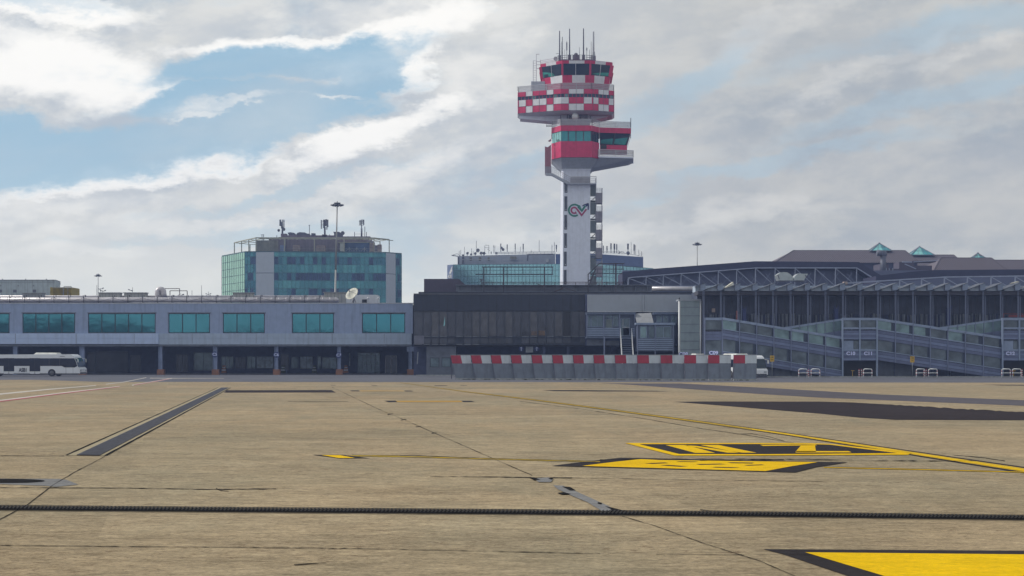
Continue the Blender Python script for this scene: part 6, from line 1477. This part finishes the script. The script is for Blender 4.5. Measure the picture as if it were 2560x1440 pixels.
pyramid(2449, 632, 2432, 2466, 646, 384, 'rightmost and smallest teal glass pyramid')
# plant between the roofs
t = thing('roof_plant', P(2230, 690, 330), 'cluster of dark pipes and boxes between the brown roofs', 'roof plant')
mb = MB(); D = 330.
mb.cyl(P(2208, 690, D), P(2208, 640, D), .55, n=10); mb.cyl(P(2192, 632, D), P(2210, 634, D), .6, n=10); mb.sphere(P(2210, 635, D), .62); mb.build('vent_pipe', 'antenna', t)
mb = MB(); bx(mb, D, 2200, 2222, 660, 705, 6); bx(mb, D+1, 2222, 2262, 672, 705, 6); bx(mb, D+2, 2248, 2285, 655, 705, 5); bx(mb, D+3, 2284, 2330, 664, 705, 4); bx(mb, D+8, 2280, 2340, 652, 655, 4); mb.build('plant_box', 'purple_block', t)
mb = MB(); ln(mb, D-.5, (2284, 655), (2345, 651), .15); ln(mb, D-.5, (2262, 660), (2290, 672), .15); ln(mb, D-.5, (2255, 655), (2280, 655), .2)
for x in (2216, 2223, 2232): ln(mb, D-.6, (x, 678), (x, 670), .12)
mb.build('handrail', 'truss', t)
def cowl(x0, x1, y0, y1, flip, lb):
    D = 226.; t = thing('vent_cowl', P((x0+x1)/2, y1, D), lb, 'roof vent', 'curved silver vent cowls'); pts = []
    w = x1-x0; h = y1-y0
    prof = [(.12, 1), (.0, .35), (.06, .25), (.22, .05), (.42, 0), (.65, .05), (.85, .3), (1, .65), (1, 1)]
    if flip: prof = [(.0, 1), (.0, .75), (.1, .4), (.25, .15), (.4, .05), (.55, .12), (1, .12), (.85, .55), (.72, .95), (.72, 1)]
    mb = MB(); pg(mb, D, [(x0+a*w, y0+b*h) for a, b in prof], 2.4); mb.build('hood', 'cowl_metal', t)
    mb = MB(); bx(mb, D+.1, x0+w*.2, x1-w*.2, y1, y1+2.5, 2); mb.build('curb', 'steel_mid', t)
    mb = MB(); q = (x0+1, y0+h*.3, x0+5, y0+h*.85) if not flip else (x1-7, y0+h*.25, x1-3, y0+h*.6); ln(mb, D-.06, (q[0], q[1]), (q[2], q[3]), .12); mb.build('mouth_edge', 'steel_mid', t)
cowl(1943, 1983, 680, 701, 0, 'left silver vent cowl on the canopy roof, rounded hood'); cowl(1985, 2020, 682, 701, 1, 'right silver vent cowl on the canopy roof, with a pointed mouth')

# ------------------------------------------------------------------ blast fence
FX = [1126, 1177, 1227, 1277, 1329, 1381, 1433, 1484.5, 1538, 1594, 1653, 1712, 1772, 1836, 1896]
def fence():
    n = 14
    for i in range(n):
        x0, x1 = FX[i], FX[i+1]-1.2; yb = 949.2+i*.17; D = 12100/(yb-886); lean = -14+i*1.28
        if i == n-1: x1 = 1894
        if i == n-2: x1 = 1829
        hT = 887.8+(1 if i < 3 else 0)*.3; zT = Z(hT, D); zk = Z(yb-4.2, D); zm = Z(hT+20.5, D)
        dX = lean*D/F; back = .35+.025*i
        t = thing('blast_panel', (X(x0, D), D, 0), ('%s leaning red and white topped fence panel, %s' % (['leftmost', 'second', 'third', 'fourth', 'fifth', 'sixth', 'seventh', 'eighth', 'ninth', 'tenth', 'eleventh', 'third last', 'second last', 'rightmost'][i],
                  'at the left end of the row' if i == 0 else ('counting from the left end' if i < 11 else ('standing upright before the parked bus' if i == 13 else 'towards the parked bus')))), 'fence panel', 'red and white blast fence panels')
        def q(fx, z):    # point on the leaning sheet: fx 0..1 across, z height
            f = z/zT; w = X(x1, D)-X(x0, D); dx = -dX*(1-f); return Vector((X(x0, D)+w*fx+dx, D+back*f, z))
        def slab(mb, f0, f1, za, zb, th=.06, off=0):
            a = [q(f0, za), q(f1, za), q(f1, zb), q(f0, zb)]; o = Vector((0, -off, 0)); mb.prism([p+o for p in a], [p+o+Vector((0, th, 0)) for p in a])
        mb = MB(); slab(mb, .01, .497, zk, zm-.02); slab(mb, .505, .99, zk, zm-.02); mb.build('grey_sheet', 'barrier_grey', t)
        mb = MB(); slab(mb, 0, .5, zm, zT, .07, .02); mb.build('red_board', 'barrier_red', t)
        mb = MB(); slab(mb, .502, 1, zm, zT, .07, .02); mb.build('white_board', 'barrier_white', t)
        mb = MB(); slab(mb, -.01, 1.01, zT, zT+.05, .2, .05); mb.build('cap_rail', 'galv', t)
        mb = MB(); slab(mb, .0, .012, zk, zm, .1, .05); slab(mb, .494, .508, zk, zm, .1, .03); slab(mb, .985, 1.0, zk, zm, .1, .05)
        for f in (.02, .5, .98):
            a = q(f, zT*.95)+Vector((0, .1, 0)); mb.beam(a, Vector((a.x, D+1.7, .1)), .09); b = q(f, .2); mb.beam(Vector((b.x, b.y+.1, .12)), Vector((b.x, D+1.8, .12)), .08)
        mb.build('brace', 'steel_mid', t)
        mb = MB(); w0, w1 = q(0, 0), q(1, 0); mb.box(w0.x+.02, w1.x-.02, D-.15, D+1.9, 0, zk); bb = mb.build('footing', 'concrete_kerb', t)
        mb = MB(); rn = random.Random(i)
        for k in range(rn.randint(2, 5)):
            f = rn.random()*.8; a = w0.lerp(w1, f); L = rn.uniform(.1, .5)
            mb.prism([(a.x, D-.17, .02), (a.x+L, D-.17, .02), (a.x+L*.7, D-.17, .02+rn.uniform(.03, .1)), (a.x+L*.2, D-.17, .02+rn.uniform(.03, .08))], [(a.x, D-.152, .02), (a.x+L, D-.152, .02), (a.x+L*.7, D-.152, .06), (a.x+L*.2, D-.152, .05)])
        mb.build('moss_stain', 'moss', bb)
fence()

# ------------------------------------------------------------------ apron buses
def bus_mesh():
    t = thing('apron_bus', (0, 0, 0), 'white airside bus lettered ASB1 driving in front of the left terminal', 'bus', 'white apron buses')
    W2 = 1.5
    prof = [(-6.95, .30), (-6.95, 2.55), (-6.8, 2.72), (5.2, 2.76), (5.75, 2.74), (6.15, 2.5), (6.45, 1.9), (6.68, 1.15), (6.88, .95), (6.9, .40), (6.7, .28)]
    def side(x0, x1, z0, z1, mb, m=0, off=.0, th=.02):
        for s in (-1, 1): mb.box(x0, x1, s*(W2+off+ (th if s > 0 else 0))-(0 if s > 0 else th), s*(W2+off)+(th if s > 0 else 0), z0, z1)
    # body with wheel arches cut from the profile
    def arch(cx, r=.50, n=8): return [(cx+r*math.cos(math.pi*k/n), .30+r*math.sin(math.pi*k/n)+.12) for k in range(n+1)]
    low = [(6.7, .30)]+[(3.35+.5, .30)]+arch(3.35)+[(3.35-.5, .30), (-4.2+.5, .30)]+arch(-4.2)+[(-4.2-.5, .30)]
    pr = [(-6.95, .30), (-6.95, 2.55), (-6.8, 2.72), (5.2, 2.76), (5.75, 2.74), (6.15, 2.5), (6.45, 1.9), (6.68, 1.15), (6.9, .95), (6.92, .40)]+low
    mb = MB(); mb.prism([(x, -W2, z) for x, z in pr], [(x, W2, z) for x, z in pr]); body = mb.build('body', 'bus_white', t)
    g = MB()
    for y0, y1 in ((-W2-.02, -W2-.003), (W2+.003, W2+.02)):
        a = [(-6.7, 1.30), (-6.7, 2.26), (5.95, 2.26), (6.22, 2.26), (6.40, 1.9), (6.60, 1.30), (6.3, 1.12), (5.0, 1.12), (4.6, 1.30)]
        g.prism([(x, y0, z) for x, z in a], [(x, y1, z) for x, z in a])
    g.build('window_band', 'bus_glass', t)
    g = MB(); a = [(6.24, 2.30), (6.48, 1.86), (6.70, 1.18)]
    for (xa, za), (xb, zb) in zip(a, a[1:]): g.prism([(xa+.0, -1.46, za), (xb+.0, -1.48, zb), (xb, 1.48, zb), (xa, 1.46, za)], [(xa+.03, -1.46, za+.02), (xb+.04, -1.48, zb+.01), (xb+.04, 1.48, zb+.01), (xa+.03, 1.46, za+.02)])
    g.build('windscreen', 'bus_screen', t)
    for x0 in (-2.75, .55):
        mb = MB()
        for y0, y1 in ((-W2-.03, -W2-.012), (W2+.012, W2+.03)): mb.box(x0, x0+1.35 if x0 < 0 else x0+1.35, y0, y1, .62, 2.28)
        d = mb.build('door', 'bus_glass', t)
        mb = MB()
        for y0, y1 in ((-W2-.035, -W2-.031), (W2+.031, W2+.035)):
            mb.box(x0+.05, x0+.62, y0, y1, .34, .62); mb.box(x0+.72, x0+1.3, y0, y1, .34, .62)
        mb.build('door_skirt', 'bus_white', d)
        mb = MB()
        for y in (-W2-.04, W2+.034): mb.box(x0+.65, x0+.68, y, y+.006, .34, 2.26)
        mb.build('door_gap', 'black', d)
    mb = MB()
    for y0 in (-W2-.026, W2+.022):
        for x in (-5.2, -3.9, 3.0, 4.35): mb.box(x, x+.05, y0, y0+.004, 1.34, 2.24)
        mb.box(-6.9, 6.8, y0+.0, y0+.004, .34, .40); mb.box(5.15, 5.18, y0, y0+.004, .36, 1.12); mb.box(4.4, 5.0, y0, y0+.004, 2.47, 2.52); mb.box(6.05, 6.07, y0, y0+.004, .36, 1.1)
    mb.build('trim_line', 'steel_dark', t)
    text('ASB1', .66, (-.28, -W2-.03, .78), FRONT, 'ink', 'lettering', body, .006, .02, .72)
    text('ASB1', .66, (-.28, W2+.03, .78), (R(90), 0, R(180)), 'ink', 'lettering', body, .006, .02, .72)
    for x0, x1 in ((-6.3, -4.5), (-.3-.0, 2.2), ):
        pass
    for x0, x1 in ((-5.9, -4.5), (.9, 3.9)):
        mb = MB(); mb.prism([(x0, -1.0, 2.74), (x1, -1.0, 2.74), (x1, 1.0, 2.74), (x0, 1.0, 2.74)], [(x0+.25, -.8, 2.97), (x1-.25, -.8, 2.97), (x1-.25, .8, 2.97), (x0+.25, .8, 2.97)]); mb.build('roof_pod', 'pod_cream', t)
    for x in (3.35, -4.2):
        for s in (-1, 1):
            mb = MB(); mb.cyl((x, s*1.18, .46), (x, s*1.47, .46), .46, n=22); w = mb.build('wheel', 'rubber', t)
            mb = MB(); mb.cyl((x, s*1.47, .46), (x, s*1.48, .46), .26, n=16); mb.build('rim', 'rim', w)
        mb = MB(); mb.box(x-.55, x+.55, -1.2, 1.2, .25, 1.0); mb.build('wheel_well', 'black', t)
    for s in (-1, 1):
        mb = MB(); mb.box(6.86, 6.94, s*1.1-.2, s*1.1+.2, .62, .82); mb.build('headlight', 'antenna_light', t)
        mb = MB(); mb.tube([(6.2, s*1.45, 2.3), (6.75, s*1.75, 2.15)], .03, 6); mb.box(6.70, 6.80, s*1.70-.07, s*1.70+.07, 1.75, 2.12); mb.build('mirror', 'pod_cream', t)
    mb = MB(); mb.box(6.90, 6.95, -1.3, 1.3, .36, .5); mb.build('bumper', 'steel_dark', t)
    return t
b1 = bus_mesh()
Db = 12100/(941-886.)
b1.location = (X(73, Db+1.5), Db+1.5, .006); b1.rotation_euler = (0, 0, R(-3))
b2 = ctree(b1); b2['label'] = 'second white bus, mostly hidden behind the right end of the blast fence'
for c in list(b2.children):
    if c.name.startswith('body'):
        for k in list(c.children): bpy.data.objects.remove(k)
a_ = R(-60); b2.rotation_euler = (0, 0, a_); b2.scale = (.955, .955, .955)
b2.location = (X(1921, 205)-(6.9*math.cos(a_)-1.5*math.sin(a_))*.955, 205+5.5, .006)
# crest on the front corner of the second bus
for c in list(b2.children):
    if c.name.startswith('body'):
        mb = MB(); s_ = -1.525
        mb.prism([(6.1, s_, .45), (6.5, s_, .42), (6.55, s_, 1.05), (6.2, s_, 1.1)], [(6.1, s_+.02, .45), (6.5, s_+.02, .42), (6.55, s_+.02, 1.05), (6.2, s_+.02, 1.1)])
        e = mb.build('emblem', 'emblem_blue'); e.parent = c

# ------------------------------------------------------------------ small street furniture at the pier
def hoop(x0, x1, D, yt, yb, lb):
    t = thing('hoop_barrier', (X((x0+x1)/2, D), D, 0), lb, 'barrier', 'white hoop barriers'); r = 3.2
    pts = [(x0, yb), (x0, yt+r), (x0+r*.4, yt+r*.4), (x0+r, yt), (x1-r, yt), (x1-r*.4, yt+r*.4), (x1, yt+r), (x1, yb)]
    P3 = [P(x, min(y, 943.5), D) for x, y in pts]; P3[0].z = P3[-1].z = 0
    mb = MB(); mb.tube(P3, .062, 8); mb.build('hoop', 'white_paint', t)
    mb = MB(); mb.cyl(P(x0, (yt*.52+yb*.48), D), P(x1, (yt*.52+yb*.48), D), .05, n=8); mb.build('cross_bar', 'white_paint', t)
    mb = MB()
    for x in (x0, x1): mb.cyl(P(x, yt+4, D), P(x, yt+6.5, D), .07, n=8); mb.cyl(P(x, yt+12, D), P(x, yt+14, D), .07, n=8)
    mb.build('red_band', 'barrier_red', t)
    mb = MB()
    for x in (x0, x1): p = P(x, 943, D); mb.box(p.x-.1, p.x+.1, D-.1, D+.1, 0.005, .03)
    mb.build('foot_plate', 'galv', t)
HD = 210.
for x0, x1, lb in ((1997, 2018, 'leftmost white hoop barrier, under the nearer ramp'), (2028, 2049.5, 'second white hoop barrier from the left, close beside the first'), (2158.5, 2180, 'lone white hoop barrier at the C11 gate opening'),
                   (2291, 2312, 'left hoop barrier of the pair beside the right yellow sign'), (2321.5, 2343, 'right hoop barrier of the pair beside the right yellow sign'), (2504.5, 2526, 'left hoop barrier at the C12 gate opening'), (2531, 2552.5, 'right hoop barrier at the C12 gate opening')):
    hoop(x0, x1, HD, 922.5, 943, lb)
for x, lb in ((2023, 'thin banded post between the two leftmost hoop barriers'), (2149, 'left banded post at the C11 gate opening'), (2155, 'right banded post at the C11 gate opening'), (2311, 'banded post touching the hoop left of the gap by the yellow sign'), (2317, 'banded post in the gap between hoops by the yellow sign'), (2557, 'banded post at the right edge beside the C12 hoops')):
    t = thing('banded_post', (X(x, HD), HD+.3, 0), lb, 'post', 'thin red and white posts'); p = Vector((X(x, HD), HD+.3, 0)); h = Z(922.5, HD); n = 8
    for j, m in enumerate(('white_paint', 'barrier_red')):
        mb = MB()
        for k in range(j, n, 2): mb.cyl(p+Vector((0, 0, h*k/n)), p+Vector((0, 0, h*(k+1)/n)), .045, n=8)
        mb.build('white_ring' if j == 0 else 'red_ring', m, t)
def ysign(x, y0, y1, D, lb):
    t = thing('yellow_sign', (X(x, D), D, 0), lb, 'sign', 'yellow arrow signs on poles')
    mb = MB(); mb.cyl((X(x, D), D+.06, 0), (X(x, D), D+.06, Z(y0+1, D)), .035, n=8); mb.build('pole', 'galv', t)
    mb = MB(); bx(mb, D, x-5.2, x+5.2, y0, y1, .04); pl = mb.build('plate', 'yellow_sign', t)
    mb = MB(); bx(mb, D-.02, x-3.6, x+1, y0+3.3, y0+4.5, .02); pg(mb, D-.02, [(x+.6, y0+2), (x+4, y0+3.9), (x+.6, y0+5.8)], .02); mb.build('arrow', 'ink', pl)
    mb = MB(); bx(mb, D-.02, x-3, x+3, y0+8.5, y0+9.3, .02); bx(mb, D-.02, x-3, x+2, y0+10.7, y0+11.3, .02); mb.build('text_lines', 'rust', pl)
ysign(1930.5, 889, 904, 209, 'yellow arrow sign on a pole next to the parked bus'); ysign(2281, 891, 906, 210.2, 'yellow arrow sign on a pole under the long ramp')

# ------------------------------------------------------------------ far backdrop seen in the gaps, and an unseen row for reflections
mb = MB(); rn = random.Random(9); x = -900.
pts = []
while x < 900: pts.append((x, 1500, 14+rn.uniform(-3, 5))); x += rn.uniform(10, 30)
mb.prism([(-900, 1500, 0)]+pts+[(900, 1500, 0)], [(-900, 1540, 0)]+[(a, 1540, c) for a, b, c in pts]+[(900, 1540, 0)])
fw = mb.build('treeline', 'far_green'); fw['kind'] = 'stuff'; fw['label'] = 'low far off line of trees on the horizon'
mb = MB(); x = -420.; pts = []
while x < 420:
    base = 14.5 if x < -140 else (10.6 if x < 0 else 12.0)  # added trees, heights set to give dark shapes in the window reflections
    pts.append((x, -200, base+1.4*math.sin(x*.06)+rn.uniform(-.7, .7))); x += rn.uniform(1.5, 7)
mb.prism([(-420, -200, 0)]+pts+[(420, -200, 0)], [(-420, -230, 0)]+[(a, -230, c) for a, b, c in pts]+[(420, -230, 0)])
fw = mb.build('treeline', 'far_green'); fw['kind'] = 'stuff'; fw['label'] = 'unseen row of trees added behind the viewer for window reflections'
# air between the camera and the far buildings
m = bpy.data.materials.new('haze'); m.use_nodes = True; tt = m.node_tree; tt.nodes.remove(tt.nodes['Principled BSDF'])
pv = tt.nodes.new('ShaderNodeVolumePrincipled'); pv.inputs['Color'].default_value = (.42, .56, 1.0, 1); pv.inputs['Density'].default_value = HAZE
pv.inputs['Anisotropy'].default_value = .2; tt.links.new(pv.outputs[0], tt.nodes['Material Output'].inputs['Volume']); MT['haze'] = m
mb = MB(); mb.box(-320, 320, -40, 560, -1.2, 66); hz = mb.build('haze', 'haze'); hz['kind'] = 'stuff'
